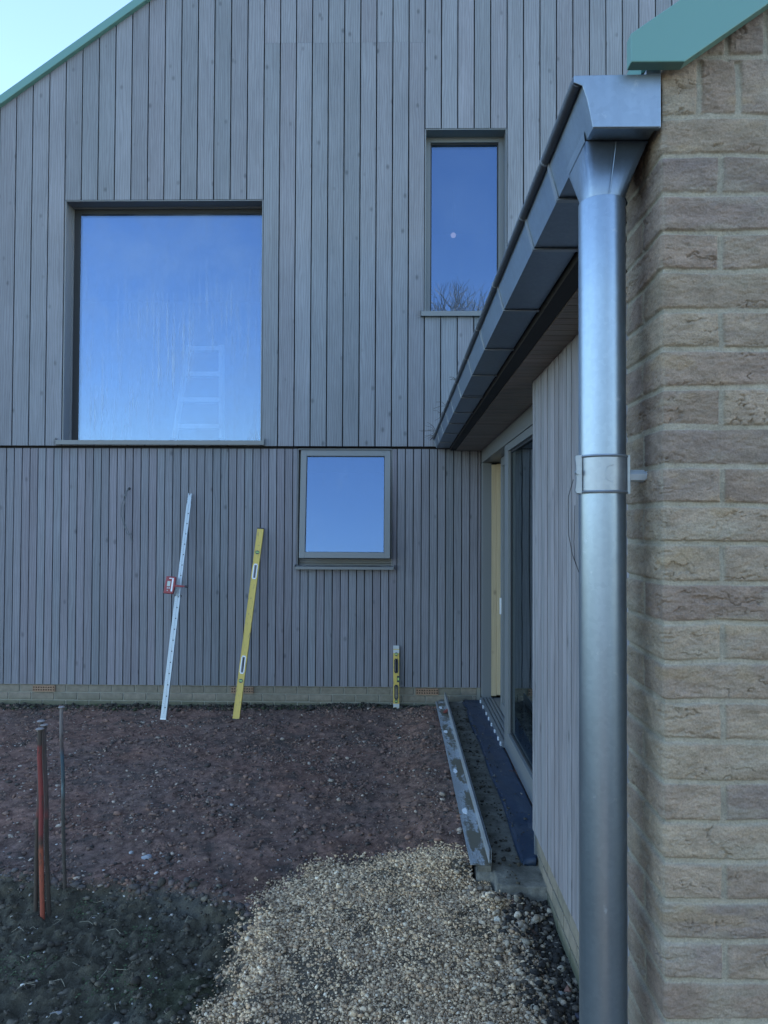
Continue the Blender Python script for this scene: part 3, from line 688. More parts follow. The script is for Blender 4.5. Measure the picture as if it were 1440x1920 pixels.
# stones --------------------------------------------------------
def rockbase(level, seed):
    bm = bmesh.new(); bmesh.ops.create_icosphere(bm, subdivisions=level, radius=1)
    rs = np.random.default_rng(seed); V = np.array([v.co[:] for v in bm.verts]); F = np.array([[v.index for v in f.verts] for f in bm.faces]); bm.free()
    for _ in range(7):                       # chop flat facets
        n = rs.normal(size=3); n /= np.linalg.norm(n); d = rs.uniform(.45, .85); q = V@n; V = V-np.outer(np.maximum(q-d, 0), n)
    return V*(1+.08*rs.normal(size=(len(V), 1))), F
ROCK1 = [rockbase(1, s) for s in range(6)]; ROCK2 = [rockbase(2, s+40) for s in range(5)]
def scatter(name, P, size, cols, bases, label, cat, flat=.65, mat='stone', sink=.3):
    N = len(P); Vs = []; Fs = []; Cs = []; b0 = 0
    pick = rng.integers(0, len(bases), N)
    for t, (BV, BF) in enumerate(bases):
        idx = np.where(pick == t)[0]; n = len(idx)
        if not n: continue
        sc = size[idx][:, None]*np.stack([rng.uniform(.75, 1.25, n), rng.uniform(.6, 1.05, n), rng.uniform(.75, 1.1, n)*flat], 1)
        a = rng.uniform(0, 6.283, n); tx = rng.normal(0, .35, n)
        V = BV[None]*sc[:, None, :]
        y_, z_ = V[..., 1].copy(), V[..., 2].copy(); V[..., 1] = y_*np.cos(tx)[:, None]-z_*np.sin(tx)[:, None]; V[..., 2] = y_*np.sin(tx)[:, None]+z_*np.cos(tx)[:, None]
        x_, y_ = V[..., 0].copy(), V[..., 1].copy(); V[..., 0] = x_*np.cos(a)[:, None]-y_*np.sin(a)[:, None]; V[..., 1] = x_*np.sin(a)[:, None]+y_*np.cos(a)[:, None]
        V += P[idx][:, None, :]; V[..., 2] += (size[idx]*flat*(1-2*sink))[:, None]
        nb = len(BV); F = BF[None]+(np.arange(n)*nb)[:, None, None]+b0; b0 += n*nb
        Vs.append(V.reshape(-1, 3)); Fs.append(F.reshape(-1, 3)); Cs.append(np.repeat(cols[idx], nb, 0))
    o = mesh(name, np.concatenate(Vs), np.concatenate(Fs), M[mat], None, False, attrs={'col': np.concatenate(Cs)})
    return tag(o, label, cat, kind='stuff')
M['stone'] = attrcol('stone_surface', .9, 90, .3, .5, .2, .003)
def pts(n, x0, x1, y0, y1):
    x = rng.uniform(x0, x1, n); y = rng.uniform(y0, y1, n); return x, y
def mixc(n, A, w_):
    A = np.array(A); k = rng.choice(len(A), n, p=np.array(w_)/sum(w_)); return A[k]*rng.uniform(.72, 1.25, (n, 1))
# pale crushed gravel
x, y = pts(125000, -1.25, .66, 2.2, 3.95); g, dk, rd = zones(x, y); thin = fbm(x*6, y*6, 85, 4)
keep = (rng.random(len(x)) < sstep(-.10, .05, g)*(1-.72*sstep(.05, .38, thin))) & (rd < .5)
x, y = x[keep], y[keep]; n = len(x)
sz = np.clip(rng.lognormal(math.log(.0048), .42, n), .0026, .016)
cc = mixc(n, [(.57, .415, .265), (.66, .50, .335), (.47, .32, .20), (.26, .195, .135), (.74, .61, .45)], [5, 3, 3.5, 3, .6])
scatter('gravel', np.stack([x, y, gh(x, y)], 1), sz, cc, ROCK1, 'pale crushed limestone gravel spread in a path towards the camera', 'gravel', sink=.22)
# larger pebbles along the gravel's right edge
x, y = pts(2600, .25, .69, 2.3, 3.7); g, dk, rd = zones(x, y)
keep = rng.random(len(x)) < (.06+.9*np.exp(-((g-.03)/.09)**2))*.35; x, y = x[keep], y[keep]; n = len(x)
scatter('pebbles', np.stack([x, y, gh(x, y)], 1), np.clip(rng.lognormal(math.log(.011), .35, n), .006, .024), mixc(n, [(.42, .34, .25), (.28, .225, .17), (.54, .45, .34), (.14, .115, .09)], [4, 3, 2, 2]), ROCK2,
        'coarser pale pebbles along the gravel edge by the plinth', 'pebbles', sink=.2)
# crumbs of red hardcore over the soil
x, y = pts(75000, -4.2, .37, 3.3, 7.12); g, dk, rd = zones(x, y); cl_ = fbm(x*4, y*4, 91, 4)
keep = (g < .03) & (dk < .05) & (rng.random(len(x)) < .25+.75*sstep(-.1, .4, cl_)); x, y = x[keep], y[keep]; n = len(x)
scatter('hardcore_crumbs', np.stack([x, y, gh(x, y)], 1), np.clip(rng.lognormal(math.log(.0055), .62, n), .0025, .030), mixc(n, [(.16, .108, .088), (.20, .122, .094), (.075, .062, .055), (.34, .28, .23)], [5, 4, 3, 1]), ROCK1,
        'fine reddish brown rubble covering the levelled soil', 'rubble', sink=.4)
# lumps at the ridge, and dark clods in the corner
x, y = pts(60000, -4.2, -.4, 2.2, 3.95); g, dk, rd = zones(x, y)
keep = (g < .02) & (rng.random(len(x)) < np.exp(-((dk-.0)/.06)**2)*.16+.20*(dk > 0)); x, y = x[keep], y[keep]; n = len(x)
rdg = np.exp(-((zones(x, y)[1])/.06)**2)
cc = mixc(n, [(.058, .050, .040), (.095, .082, .064), (.15, .13, .10)], [5, 3, 1]); c2 = mixc(n, [(.13, .10, .09), (.09, .08, .076)], [1, 1]); cc = np.where((rng.random(n) < rdg*.8)[:, None], c2, cc)
scatter('soil_clods', np.stack([x, y, gh(x, y)], 1), np.clip(rng.lognormal(math.log(.0062), .62, n)*(1+.7*rdg), .003, .034), cc, ROCK1, 'dark damp clods of turned earth at lower left', 'soil clods', sink=.42)
# scattered pale chips
x, y = pts(3200, -4.0, .38, 2.3, 7.1); g, dk, rd = zones(x, y)
keep = (g < -.02) & (rng.random(len(x)) < .17+.5*(dk > 0)+.4*np.exp(-((y-3.8)/.4)**2)); x, y = x[keep], y[keep]; n = len(x)
scatter('stone_chips', np.stack([x, y, gh(x, y)], 1), np.clip(rng.lognormal(math.log(.0062), .38, n), .003, .017), mixc(n, [(.42, .40, .37), (.30, .28, .26), (.55, .53, .5)], [3, 3, 1]), ROCK1, 'pale stone chips dotted over the bare soil', 'stone chips', sink=.3, flat=.5)
# crumbly soil line against the plinth of the house
x, y = pts(5000, -4.2, .36, 6.92, 7.14); keep = rng.random(len(x)) < sstep(6.93, 7.08, y)*(.35+.65*sstep(-.2, .3, fbm(x*4, y*4, 95, 3))); x, y = x[keep], y[keep]; n = len(x)
scatter('soil_spill', np.stack([x, y, gh(x, y)], 1), np.clip(rng.lognormal(math.log(.011), .45, n), .005, .035), mixc(n, [(.040, .038, .034), (.06, .052, .042), (.10, .085, .065), (.045, .055, .03)], [5, 3, 1, 2]), ROCK1, 'dark crumbled soil banked against the brick plinth', 'soil', sink=.2)
# trench by the wing
x, y = pts(6500, .36, .70, 2.3, 3.60); g, dk, rd = zones(x, y); keep = rng.random(len(x)) < .62*sstep(.42, .60, x+.05*fbm(x*12, y*12, 99, 3)); x, y = x[keep], y[keep]; n = len(x)
scatter('trench_soil', np.stack([x, y, gh(x, y)], 1), np.clip(rng.lognormal(math.log(.009), .5, n), .004, .024), mixc(n, [(.045, .041, .037), (.07, .06, .05), (.30, .26, .20)], [5, 4, 2]), ROCK1, 'dark wet soil in the trench beside the wing plinth', 'soil', sink=.3)

# individually placed stones
def stone(px, py, s, col, label, seed, flat=.7, group=None, name='stone'):
    V, F = rockbase(3, seed); V = V*np.array([s*1.15, s*.85, s*flat])
    z_ = float(gh(np.array([px]), np.array([py]))[0])
    m_ = plain('stone_'+str(seed), col, .85, 0, .2, 40, .4)
    o = mesh(name, V, [list(map(int, f)) for f in F], m_, None, True); o.location = (px, py, z_+s*flat*.55); o.rotation_euler = (0, 0, seed)
    tag(o, label, 'stone', group)
stone(-1.307, 3.884, .024, (.30, .32, .36), 'grey angular stone, the largest on the red soil, left of centre', 3)
stone(-1.404, 3.93, .019, (.34, .34, .34), 'flat white stone just left of the largest grey one', 5, .4)
stone(.656, 2.869, .020, (.24, .12, .085), 'rounded reddish brown pebble at the foot of the wing plinth', 11, .75)
stone(.628, 2.85, .015, (.20, .20, .19), 'grey pebble touching the left of the reddish brown pebble', 12, .75)
stone(.660, 2.73, .018, (.06, .06, .085), 'dark bluish pebble beside the downpipe base', 14, .7)
stone(.442, 3.273, .018, (.52, .47, .38), 'big cream stone on the gravel near the concrete footing', 17, .7)
stone(-1.235, 2.70, .022, (.27, .26, .25), 'pale flat stone in the dark soil near the bottom edge', 19, .45)
stone(-1.95, 3.05, .02, (.30, .29, .28), 'white flattish stone at far left in the dark soil', 21, .5)
stone(-.98, 2.60, .016, (.45, .42, .36), 'cream stone lowest in the dark soil, close to the gravel', 23, .6)

# weeds
M['weed'] = plain('weed_leaf', (.050, .078, .028), .7, 0, .3, 40)
M['straw'] = plain('dry_stem', (.30, .27, .20), .8, 0, .2, 40)
def weed(cx, cy, n, spread, label):
    z_ = float(gh(np.array([cx]), np.array([cy]))[0]); e_ = empty('weed', (cx, cy, z_), label, 'weed', 'small weeds in the dark soil')
    b = MB()
    for _ in range(n):
        a = random.uniform(0, 6.28); d = random.random()**.5*spread; bx, by = cx+d*math.cos(a), cy+d*math.sin(a)*.8
        bz = float(gh(np.array([bx]), np.array([by]), False)[0])+random.uniform(.003, .018); l = random.uniform(.004, .011); w_ = l*.55; t = random.uniform(0, 6.28); q = random.uniform(-.6, .8)
        d1 = Vector((math.cos(t)*math.cos(q), math.sin(t)*math.cos(q), math.sin(q))); s_ = Vector((-math.sin(t), math.cos(t), random.uniform(-.3, .3)))*w_; p = Vector((bx, by, bz))
        b.add([p, p+d1*l*.5+s_, p+d1*l, p+d1*l*.5-s_], [[0, 1, 2, 3]])
    b.build('leaves', M['weed'], e_)
    b = MB()
    for _ in range(0):
        a = random.uniform(0, 6.28); d = random.random()*spread*.6; bx, by = cx+d*math.cos(a), cy+d*math.sin(a); bz = float(gh(np.array([bx]), np.array([by]))[0]); t = random.uniform(0, 6.28)
        b.tube([(bx, by, bz-.004), (bx+.01*math.cos(t), by+.01*math.sin(t), bz+.018), (bx+.028*math.cos(t), by+.028*math.sin(t), bz+random.uniform(.015, .035))], .0006, 4)
weed(-.76, 2.50, 60, .04, 'bright green weed at the bottom edge where soil meets gravel')
weed(-1.12, 3.20, 170, .11, 'low green weed in the middle of the dark soil below the ridge')
weed(-1.52, 2.98, 240, .16, 'broad green weed patch right below the red marker pins')
weed(-1.05, 2.86, 260, .17, 'mossy weed patch on the mound left of the gravel')
weed(-1.42, 3.42, 120, .09, 'dark weed just right of the marker pins at the soil ridge')
weed(-1.72, 2.74, 150, .13, 'weed patch nearest the bottom left corner')
b = MB()
for _ in range(70):
    px, py = random.uniform(-2.2, -.75), random.uniform(2.5, 3.5); t = random.uniform(0, 6.28); l = random.uniform(.02, .07); z_ = float(gh(np.array([px]), np.array([py]))[0])+.006
    b.tube([(px, py, z_), (px+l*.5*math.cos(t), py+l*.5*math.sin(t), z_+random.uniform(.002, .02)), (px+l*math.cos(t+.4), py+l*math.sin(t+.4), z_+random.uniform(-.002, .012))], .0009, 4)
tag(b.build('dead_grass', M['straw']), 'thin dry grass stems lying on the dark soil', 'dry grass', kind='stuff')

# ================================================================= footing, membrane strip, steel angle
M['concrete'] = None
m = NM('footing_concrete'); v = m.map((1, 1, 1)); n = m.noise(v, 9, 5, .65); n2 = m.noise(v, 60, 4, .7)
c = m.mix(m.ramp(n, [(.38, 0.), (.62, 1.)]), (.085, .080, .064), (.19, .18, .15)); m.pbr(m.mix(1., c, m.ramp(n2, [(.3, .75), (.7, 1.2)]), 'MULTIPLY'), .9, 0, m.bump(n2, .6, .006)); M['concrete'] = m.m
S = np.arange(.375, .7601, .012); T = np.arange(3.46, 7.13, .014); X2, Y2 = np.meshgrid(S, T); x = X2.ravel(); y = Y2.ravel()
edge = sstep(.375, .39, x)*sstep(3.46, 3.475, y)*sstep(3.59-.13*sstep(.46, .475, x), 3.605-.13*sstep(.46, .475, x), y)
top = .066+.006*fbm(x*8, y*4, 101, 4)+.003*fbm(x*50, y*50, 102, 3)+.020*sstep(6.5, 7.0, y)*(fbm(x*14, y*8, 103, 3)+.5)
z = -.09+(top+.09)*edge; nS, nZ = len(S), len(T); i = np.arange(nS-1)[None, :]+np.arange(nZ-1)[:, None]*nS
tag(mesh('footing', np.stack([x, y, z], 1), np.stack([i, i+1, i+nS+1, i+nS], -1).reshape(-1, 4), M['concrete'], None, True), kind='structure')
b = MB(); b.box(.40, .458, 3.62, 7.0, .05, .0965); b.build('bedding', M['concrete'])
tag(bpy.data.objects['bedding'], kind='structure')
# damp-proof strip
m = NM('rubber_strip'); v = m.map((1, 1, 1)); n = m.noise(m.map((1, .4, 1)), 12, 5, .65); d = m.ramp(n, [(.50, 0.), (.70, 1.)])
c = m.mix(m.math('MULTIPLY', d, .35), (.018, .036, .070), (.10, .105, .11)); m.pbr(c, m.math('ADD', .40, m.math('MULTIPLY', d, .4)), 0, m.bump(m.noise(v, 5, 4), .25, .02)); M['dpm'] = m.m
S = np.arange(0, 1.001, .05); T = np.arange(3.69, 7.08, .03); b = MB(); nS = len(S); V = []
for t in T:
    xl = .622-.004*math.sin(t*2.1)-.006*math.sin(t*5.3)+.010*(t > 6.6)*math.sin(t*17); xr = .690 if t < 3.745 else .795
    for s_ in S: xx = xl+(xr-xl)*s_; V.append((xx, t, .098+.004*math.sin(t*3+s_*2)+.0025*math.sin(t*11+s_*6)-.012*max(0, 1-s_/.12)**2))
F = [[r_*nS+k, r_*nS+k+1, (r_+1)*nS+k+1, (r_+1)*nS+k] for r_ in range(len(T)-1) for k in range(nS-1)]
o = mesh('damp_proof_strip', V, F, M['dpm'], None, True); sm = o.modifiers.new('s', 'SOLIDIFY'); sm.thickness = .034; sm.offset = -1
tag(o, 'dark blue rubber damp-proof strip lying along the glazed doors', 'membrane strip')
n = 260; y = rng.uniform(3.75, 7.05, n); x = rng.uniform(.625, .775, n)*1.0; x = np.where(rng.random(n) < .5, rng.uniform(.62, .65, n), x)
DPM_CRUMBS = (x, y, n)
# steel angle
m = NM('muddy_galvanised'); v = m.map((1, 1, 1)); n = m.noise(m.map((1.4, .35, 1)), 7, 5, .6, .3); n2 = m.noise(v, 40, 4, .7)
d = m.ramp(m.math('ADD', m.math('MULTIPLY', n, .8), m.math('MULTIPLY', n2, .2)), [(.44, 0.), (.52, 1.)])
sx = m.n('ShaderNodeSeparateXYZ'); m.l(m.n('ShaderNodeNewGeometry').outputs['Position'], sx.inputs[0])
edge = m.ramp(m.math('ADD', m.math('MULTIPLY', sx.outputs[0], 1.), m.math('MULTIPLY', n, .05)), [(.385, .15), (.405, 1.)])
lo = m.ramp(sx.outputs[2], [(.102, 1.), (.125, 0.)]); d = m.math('MULTIPLY', m.math('MULTIPLY', d, edge), lo)
c = m.mix(d, (.52, .57, .62), m.mix(n2, (.075, .066, .048), (.12, .105, .075)))
m.pbr(c, m.math('ADD', .36, m.math('MULTIPLY', d, .5)), m.math('SUBTRACT', .75, m.math('MULTIPLY', d, .75)), m.bump(d, .3, .002)); M['angle'] = m.m
an = empty('steel_angle', (.41, 5.3, .1), 'long muddy galvanised steel angle bedded along the edge of the soil', 'steel angle')
b = MB(); b.box(.359, .447, 3.625, 6.98, .0968, .1008); b.build('base_plate', M['angle'], an, bevel=.001)
b = MB(); b.box(.4475, .4515, 3.625, 7.05, .0968, .175); b.box(.4575, .4605, 3.625, 7.05, .0968, .172); b.box(.452, .457, 3.63, 7.05, .0968, .120); b.build('upright_flange', M['angle'], an, bevel=.0008)
for k, (yy, lab) in enumerate(((6.75, 0), (5.95, 0), (5.0, 0), (4.30, 0))):
    V = []; b = MB()
    nn = 11
    for q in range(nn):
        a = 6.283*q/nn; r_ = random.uniform(.55, 1.); V.append((.392+.019*r_*math.cos(a), yy+.055*r_*math.sin(a)))
    b.prism(V, .1009, .1022, 'z'); b.build('mortar_splash', M['white'], an)
# leaf on the angle
b = MB(); b.add([(.405, 6.54, .104), (.425, 6.50, .112), (.446, 6.53, .125), (.449, 6.60, .128), (.428, 6.62, .112), (.41, 6.59, .105)], [[0, 1, 4, 5], [1, 2, 3, 4]])
o = b.build('leaf', plain('leaf_red', (.16, .030, .020), .6)); o.modifiers.new('s', 'SOLIDIFY').thickness = .0012
tag(o, 'curled dark red leaf fallen on the steel angle', 'leaf')
b = MB(); b.add([(.545, 3.545, .02), (.575, 3.55, .022), (.58, 3.555, .047), (.562, 3.56, .062), (.548, 3.555, .045)], [[0, 1, 2, 3, 4]])
o = b.build('paper_scrap', M['white']); o.modifiers.new('s', 'SOLIDIFY').thickness = .002
tag(o, 'small white scrap of paper against the front of the concrete footing', 'paper scrap')
# crumbs on the footing
x = rng.uniform(.47, .62, 420); y = rng.uniform(3.5, 7.08, 420)**1.0; n = 420
zt = .066+.006*fbm(x*8, y*4, 101, 4)+.003*fbm(x*50, y*50, 102, 3)
scatter('footing_debris', np.stack([x, y, zt], 1), np.clip(rng.lognormal(math.log(.0065), .5, n), .003, .022), mixc(n, [(.05, .045, .038), (.09, .08, .06), (.2, .18, .15)], [4, 4, 1]), ROCK1, 'crumbs of soil and mortar in the channel between angle and rubber strip', 'debris', sink=.25)

x, y, n = DPM_CRUMBS
scatter('strip_debris', np.stack([x, y, np.full(n, .101)], 1), np.clip(rng.lognormal(math.log(.004), .5, n), .002, .013), mixc(n, [(.10, .09, .07), (.26, .24, .2), (.06, .055, .05)], [4, 2, 3]), ROCK1, 'dried crumbs of mud scattered over the dark blue rubber strip', 'debris', sink=.3)

# ================================================================= tools against the wall
# levelling staff: local x = width, y = thickness (front at -), z = length
def leaning(name, base, top, label, cat, twist=0):
    bv, tv = Vector(base), Vector(top); L = (tv-bv).length; z_ = (tv-bv).normalized()
    x_ = Vector((1, 0, 0)); x_ = (x_-z_*x_.dot(z_)).normalized(); y_ = z_.cross(x_)
    e_ = empty(name, base, label, cat); e_.rotation_euler = Matrix((x_, y_, z_)).transposed().to_euler(); return e_, L
M['staffm'] = plain('anodised_staff', (.38, .43, .47), .4, .35, .05, 15)
M['mark'] = plain('black_print', (.03, .03, .035), .6)
st, L = leaning('levelling_staff', (-2.100, 6.65, -.005), (-2.003, 7.095, 2.05), 'tall silver telescopic levelling staff leaning against the timber wall', 'levelling staff')
def stp(b, xa, xb, ya, yb_, za, zb_): b.box(xa, xb, ya, yb_, za, zb_)
b = MB(); b.box(-.0255, .0255, -.012, .013, .012, 1.115); b.build('lower_section', M['staffm'], st, local=True, bevel=.002)
b = MB(); b.box(-.0205, .0205, -.009, .010, 1.116, L-.10); b.build('upper_section', M['staffm'], st, local=True, bevel=.002)
b = MB()
b.box(-.0165, .0165, -.007, .008, L-.099, L-.03); b.box(-.019, .019, -.008, .009, L-.075, L-.066); b.box(-.019, .019, -.008, .009, L-.055, L-.046); b.box(-.0175, .0175, -.008, .009, L-.029, L-.016)
b.box(-.0175, -.008, -.008, .009, L-.0155, L); b.box(.004, .0175, -.008, .009, L-.0155, L-.002); b.build('staff_tip', M['staffm'], st, local=True, bevel=.001)
b = MB(); b.box(-.027, .027, -.014, .015, 0, .0115); b.build('foot_cap', M['alu'], st, local=True, bevel=.001)
for q in ((-.0305, -.0258), (.0258, .0305)):
    b = MB(); b.box(*q, -.011, .012, 1.105, 1.123); b.build('clamp_button', M['mark'], st, local=True)
b = MB(); k = 0; z_ = .10
b.box(.0008, .0018, -.0131, -.0119, .05, 1.09); b.box(.0008, .0018, -.0101, -.0089, 1.12, L-.11); b.box(.0008, .0018, -.0131, -.0089, 1.0905, 1.1195)
while z_ < L-.12:
    yf = -.0125 if z_ < 1.1 else -.0095
    b.box(.002, .012, yf-.0006, yf+.0001, z_, z_+.010); b.box(-.002, .0, yf-.0006, yf+.0001, z_-.03, z_+.05) if 0 else None
    for q in range(1, 5):
        b.box(-.017, -.013 if q != 2 else -.009, yf-.0006, yf+.0001, z_+q*.02, z_+q*.02+.0012) if z_+.1 < L-.12 else None
    z_ += .10
b.build('graduation', M['mark'], st, local=True)
# receiver clamped on the staff
Rz = (1.262+1.103)/2
rc = empty('laser_receiver', (-2.108, 6.853, Rz), 'red laser receiver box clamped to the silver levelling staff', 'laser receiver')
rc.rotation_euler = (R(-12), R(4), 0)
M['redp'] = plain('red_plastic', (.24, .028, .034), .4, 0, .05)
b = MB(); b.prism([(-.050, -.080), (.040, -.080), (.048, -.03), (.048, .055), (.046, .080), (-.044, .080)], -.036, .0, 'y'); b.build('housing', M['redp'], rc, local=True, bevel=.006)
b = MB(); b.box(-.024, .004, -.0375, -.0355, -.012, .035); b.build('display', plain('lcd', (.38, .46, .42), .3), rc, local=True)
b = MB(); b.box(.016, .030, -.0375, -.0355, -.058, .066); b.build('sensor_strip', M['white'], rc, local=True)
b = MB(); b.box(-.022, -.010, -.0378, -.0355, -.036, -.020); b.box(-.006, .006, -.0378, -.0355, -.036, -.020); b.tube([(-.015, -.038, -.052), (-.015, -.0355, -.052)], .006, 10); b.build('button', plain('grey_key', (.35, .36, .38), .5), rc, local=True)
b = MB(); b.prism([(-.012, .058), (.012, .058), (.010, .066), (-.010, .066)], -.0378, -.0355, 'y'); b.build('status_light', M['white'], rc, local=True)
b = MB(); b.box(.044, .120, -.036, -.015, -.012, .006); b.box(.090, .140, -.034, -.017, -.008, .004); b.build('clamp_arm', M['redp'], rc, local=True, bevel=.003)
b = MB(); b.tube([(.141, -.026, -.002), (.170, -.026, -.002)], .0115, 12); b.build('clamp_knob', M['mark'], rc, local=True)

# long yellow spirit level
M['yellow'] = None
m = NM('worn_yellow'); v = m.map((1, 1, 1)); n = m.noise(m.map((1, 1, .3)), 55, 5, .75)
c = m.mix(m.ramp(n, [(.55, 0.), (.66, .85)]), (.52, .38, .075), (.13, .11, .075)); m.pbr(c, .45, 0, m.bump(n, .1, .002)); M['yellow'] = m.m
M['vial'] = plain('vial_fluid', (.24, .42, .12), .15)
def level(name, base, top, label, W, D, holes, vials, ends, endmat, ribs=True, hm='white'):
    e_, L = leaning(name, base, top, label, 'spirit level')
    b = MB(); cuts = sorted([(z-h/2, z+h/2) for z, h in holes]); h2 = W*.24; prev = .0
    for a, c in cuts+[(L, L)]:
        b.box(-W/2, W/2, 0, D, prev, a)
        if a < L: b.box(-W/2, -h2, 0, D, a, c); b.box(h2, W/2, 0, D, a, c)
        prev = c
    body = b.build('body', M['yellow'], e_, local=True, bevel=.0015)
    if ribs:
        b = MB()
        for xx in (-W/2+.001, W/2-.006):
            prev = .03
            for a, c in cuts+[(L-.03, L)]: b.box(xx, xx+.005, -.002, -.0002, prev, a-.012 if a < L-.03 else a); prev = c+.012
        b.build('edge_rib', M['yellow'], e_, local=True)
    for a, c in cuts:
        b = MB(); o = .006                   # rounded grip frame
        for x0_, x1_, q0, q1 in ((-h2-o, -h2+.003, a+.006, c-.006), (h2-.003, h2+o, a+.006, c-.006), (-h2-.001, h2+.001, a-o, a+.004), (-h2-.001, h2+.001, c-.004, c+o)): b.box(x0_, x1_, -.003, D+.002, q0, q1)
        for sx_ in (-1, 1):
            for q, d_ in ((a, 1), (c, -1)): b.prism([(sx_*(h2+.001), q+d_*.0045), (sx_*(h2+.001), q+d_*.015), (sx_*(h2-.009), q+d_*.0045)], -.003, D+.002, 'y')
        b.build('grip_frame', M[hm], e_, local=True)
    for z_, horiz in vials:
        b = MB(); r_ = W*.30
        b.tube([(0, -.0035, z_), (0, .002, z_)], r_, 20); vh = b.build('vial_housing', plain('vial_ring', (.05, .06, .055), .4), e_, local=True, smooth=True)
        b = MB(); b.box(-r_*.75, r_*.75, -.0055, -.0036, z_-r_*.35, z_+r_*.35) if horiz else b.box(-r_*.35, r_*.35, -.0055, -.0036, z_-r_*.75, z_+r_*.75); b.build('vial', M['vial'], e_, local=True)
    b = MB(); g_ = ends
    b.box(-W/2-.001, W/2+.001, -.001, D+.001, -.001, g_); b.build('end_cap', M[endmat], e_, local=True, bevel=.002)
    b = MB(); b.box(-W/2-.001, W/2+.001, -.001, D+.001, L-g_, L+.001); b.build('end_cap', M[endmat], e_, local=True, bevel=.002)
    return e_, L
level('spirit_level', (-1.447, 6.65, -.004), (-1.320, 7.098, 1.722), 'long worn yellow spirit level leaning against the timber wall', .062, .026, [(.44+.05, .15), (1.36, .135)], [(.345, True), (1.545, True)], .012, 'mark')
M['lightgrey'] = plain('grey_cap', (.42, .45, .46), .5)
b = None
level('spirit_level', (-.007, 7.035, .0), (-.010, 7.098, .60), 'short yellow and grey spirit level standing upright below the small window', .056, .024, [(.17, .125), (.415, .125)], [(.085, True), (.525, True)], .030, 'lightgrey', False, 'mark')
bpy.data.objects['spirit_level.001'].rotation_euler.rotate_axis('Z', 0)
e_ = bpy.data.objects['spirit_level.001']
for q in ((.032, .062), (.535, .566)):
    b = MB(); b.box(-.029, .029, -.001, .0255, *q); b.build('grey_band', M['lightgrey'], e_, local=True, bevel=.001)
b = MB(); b.box(.006, .030, -.002, .0262, .262, .322); b.build('centre_window', M['mark'], e_, local=True)
b = MB(); b.box(.012, .026, -.0032, -.002, .280, .304); b.build('vial', M['vial'], e_, local=True)

# cable from the hole
M['cable'] = plain('grey_cable', (.11, .13, .14), .5)
b = MB(); yc = YL-.035
b.tube([(-2.606, YL+.003, 2.097), (-2.612, yc, 2.094), (-2.640, yc-.01, 2.02), (-2.662, yc-.01, 1.94), (-2.669, yc-.01, 1.85), (-2.655, yc-.01, 1.79), (-2.640, yc-.008, 1.74), (-2.610, yc-.008, 1.66), (-2.585, yc-.006, 1.645), (-2.566, yc-.006, 1.665)], .0038, 6)
b.tube([(-2.606, YL+.003, 2.095), (-2.616, yc, 2.07), (-2.650, yc-.004, 1.90), (-2.640, yc-.004, 1.77), (-2.606, yc-.004, 1.69), (-2.590, yc-.004, 1.66), (-2.556, yc-.004, 1.575)], .0034, 6)
tag(b.build('cable', M['cable'], smooth=True), 'thin grey loop of cable hanging from a hole in the cladding', 'cable')
# thin wire hanging beside the downpipe
b = MB()
b.tube([(.378, 1.60, 1.835), (.372, 1.62, 1.80), (.3715, 1.62, 1.76), (.3725, 1.62, 1.715), (.380, 1.62, 1.675), (.392, 1.61, 1.635)], .0008, 6)
b.tube([(.386, 1.62, 1.78), (.3855, 1.62, 1.74), (.384, 1.62, 1.70), (.386, 1.62, 1.66), (.392, 1.61, 1.635)], .0007, 6)
tag(b.build('wire', M['mark'], smooth=True), 'thin loose wire looping out behind the downpipe clip', 'wire')
# straw caught on the gutter bead
M['twig'] = plain('twig', (.05, .042, .035), .8)
for (yy, n_, l_, lab) in ((6.65, 9, .16, 'largest spray of dry stems on the gutter bead, second from the house wall'), (6.95, 7, .12, 'dry stems on the gutter bead right against the house wall'),
                          (5.25, 3, .09, 'thin twig tuft on the gutter bead, second nearest the camera'), (4.35, 4, .06, 'short dark straw tuft on the gutter bead nearest the camera'), (5.7, 3, .10, 'thin twig tuft on the gutter bead, middle of the five')):
    b = MB()
    for _ in range(n_):
        t = random.uniform(1.6, 4.4); l = random.uniform(.4, 1)*l_
        b.tube([(.34, yy+random.uniform(-.004, .004), 2.596), (.34+l*.5*math.cos(t)*.9, yy, 2.60+l*.45*math.sin(t)), (.34+l*math.cos(t), yy+random.uniform(-.03, .03), 2.60+l*.7*math.sin(t)-.01)], .0016, 4)
    tag(b.build('twig_tuft', M['twig']), lab, 'twigs', 'dry twigs caught on the gutter')

# ================================================================= marker pins
def pin_mat(name, bands):
    m = NM(name); tc = m.n('ShaderNodeTexCoord').outputs['Object']; s_ = m.n('ShaderNodeSeparateXYZ'); m.l(tc, s_.inputs[0])
    n = m.noise(m.map((1, 1, .25)), 60, 5, .7)
    zz = m.math('ADD', s_.outputs[2], m.math('MULTIPLY', n, .05))
    c = m.ramp(zz, bands); c = m.mix(m.ramp(n, [(.52, 0.), (.62, .75)]), c, (.055, .040, .030))
    m.pbr(c, .8, .1, m.bump(n, .4, .002)); return m.m
RUST = (.060, .045, .036); RED = (.20, .040, .036); 
pr_ = pin_mat('red_paint_pin', [(0., RUST), (.05, (.26, .060, .036)), (.40, (.30, .085, .048)), (.43, RUST), (.47, RED), (.86, RED), (.875, RUST)])
pd_ = pin_mat('rusty_pin', [(0., RUST), (.52, RUST), (.54, (.15, .05, .045)), (.58, (.09, .06, .055)), (.8, (.085, .065, .06))])
pb_ = pin_mat('blue_paint_pin', [(0., RUST), (.55, (.075, .075, .07)), (.60, (.12, .18, .20)), (.64, (.06, .085, .095)), (.75, (.05, .09, .12)), (.80, (.10, .075, .07)), (.88, (.17, .15, .145))])
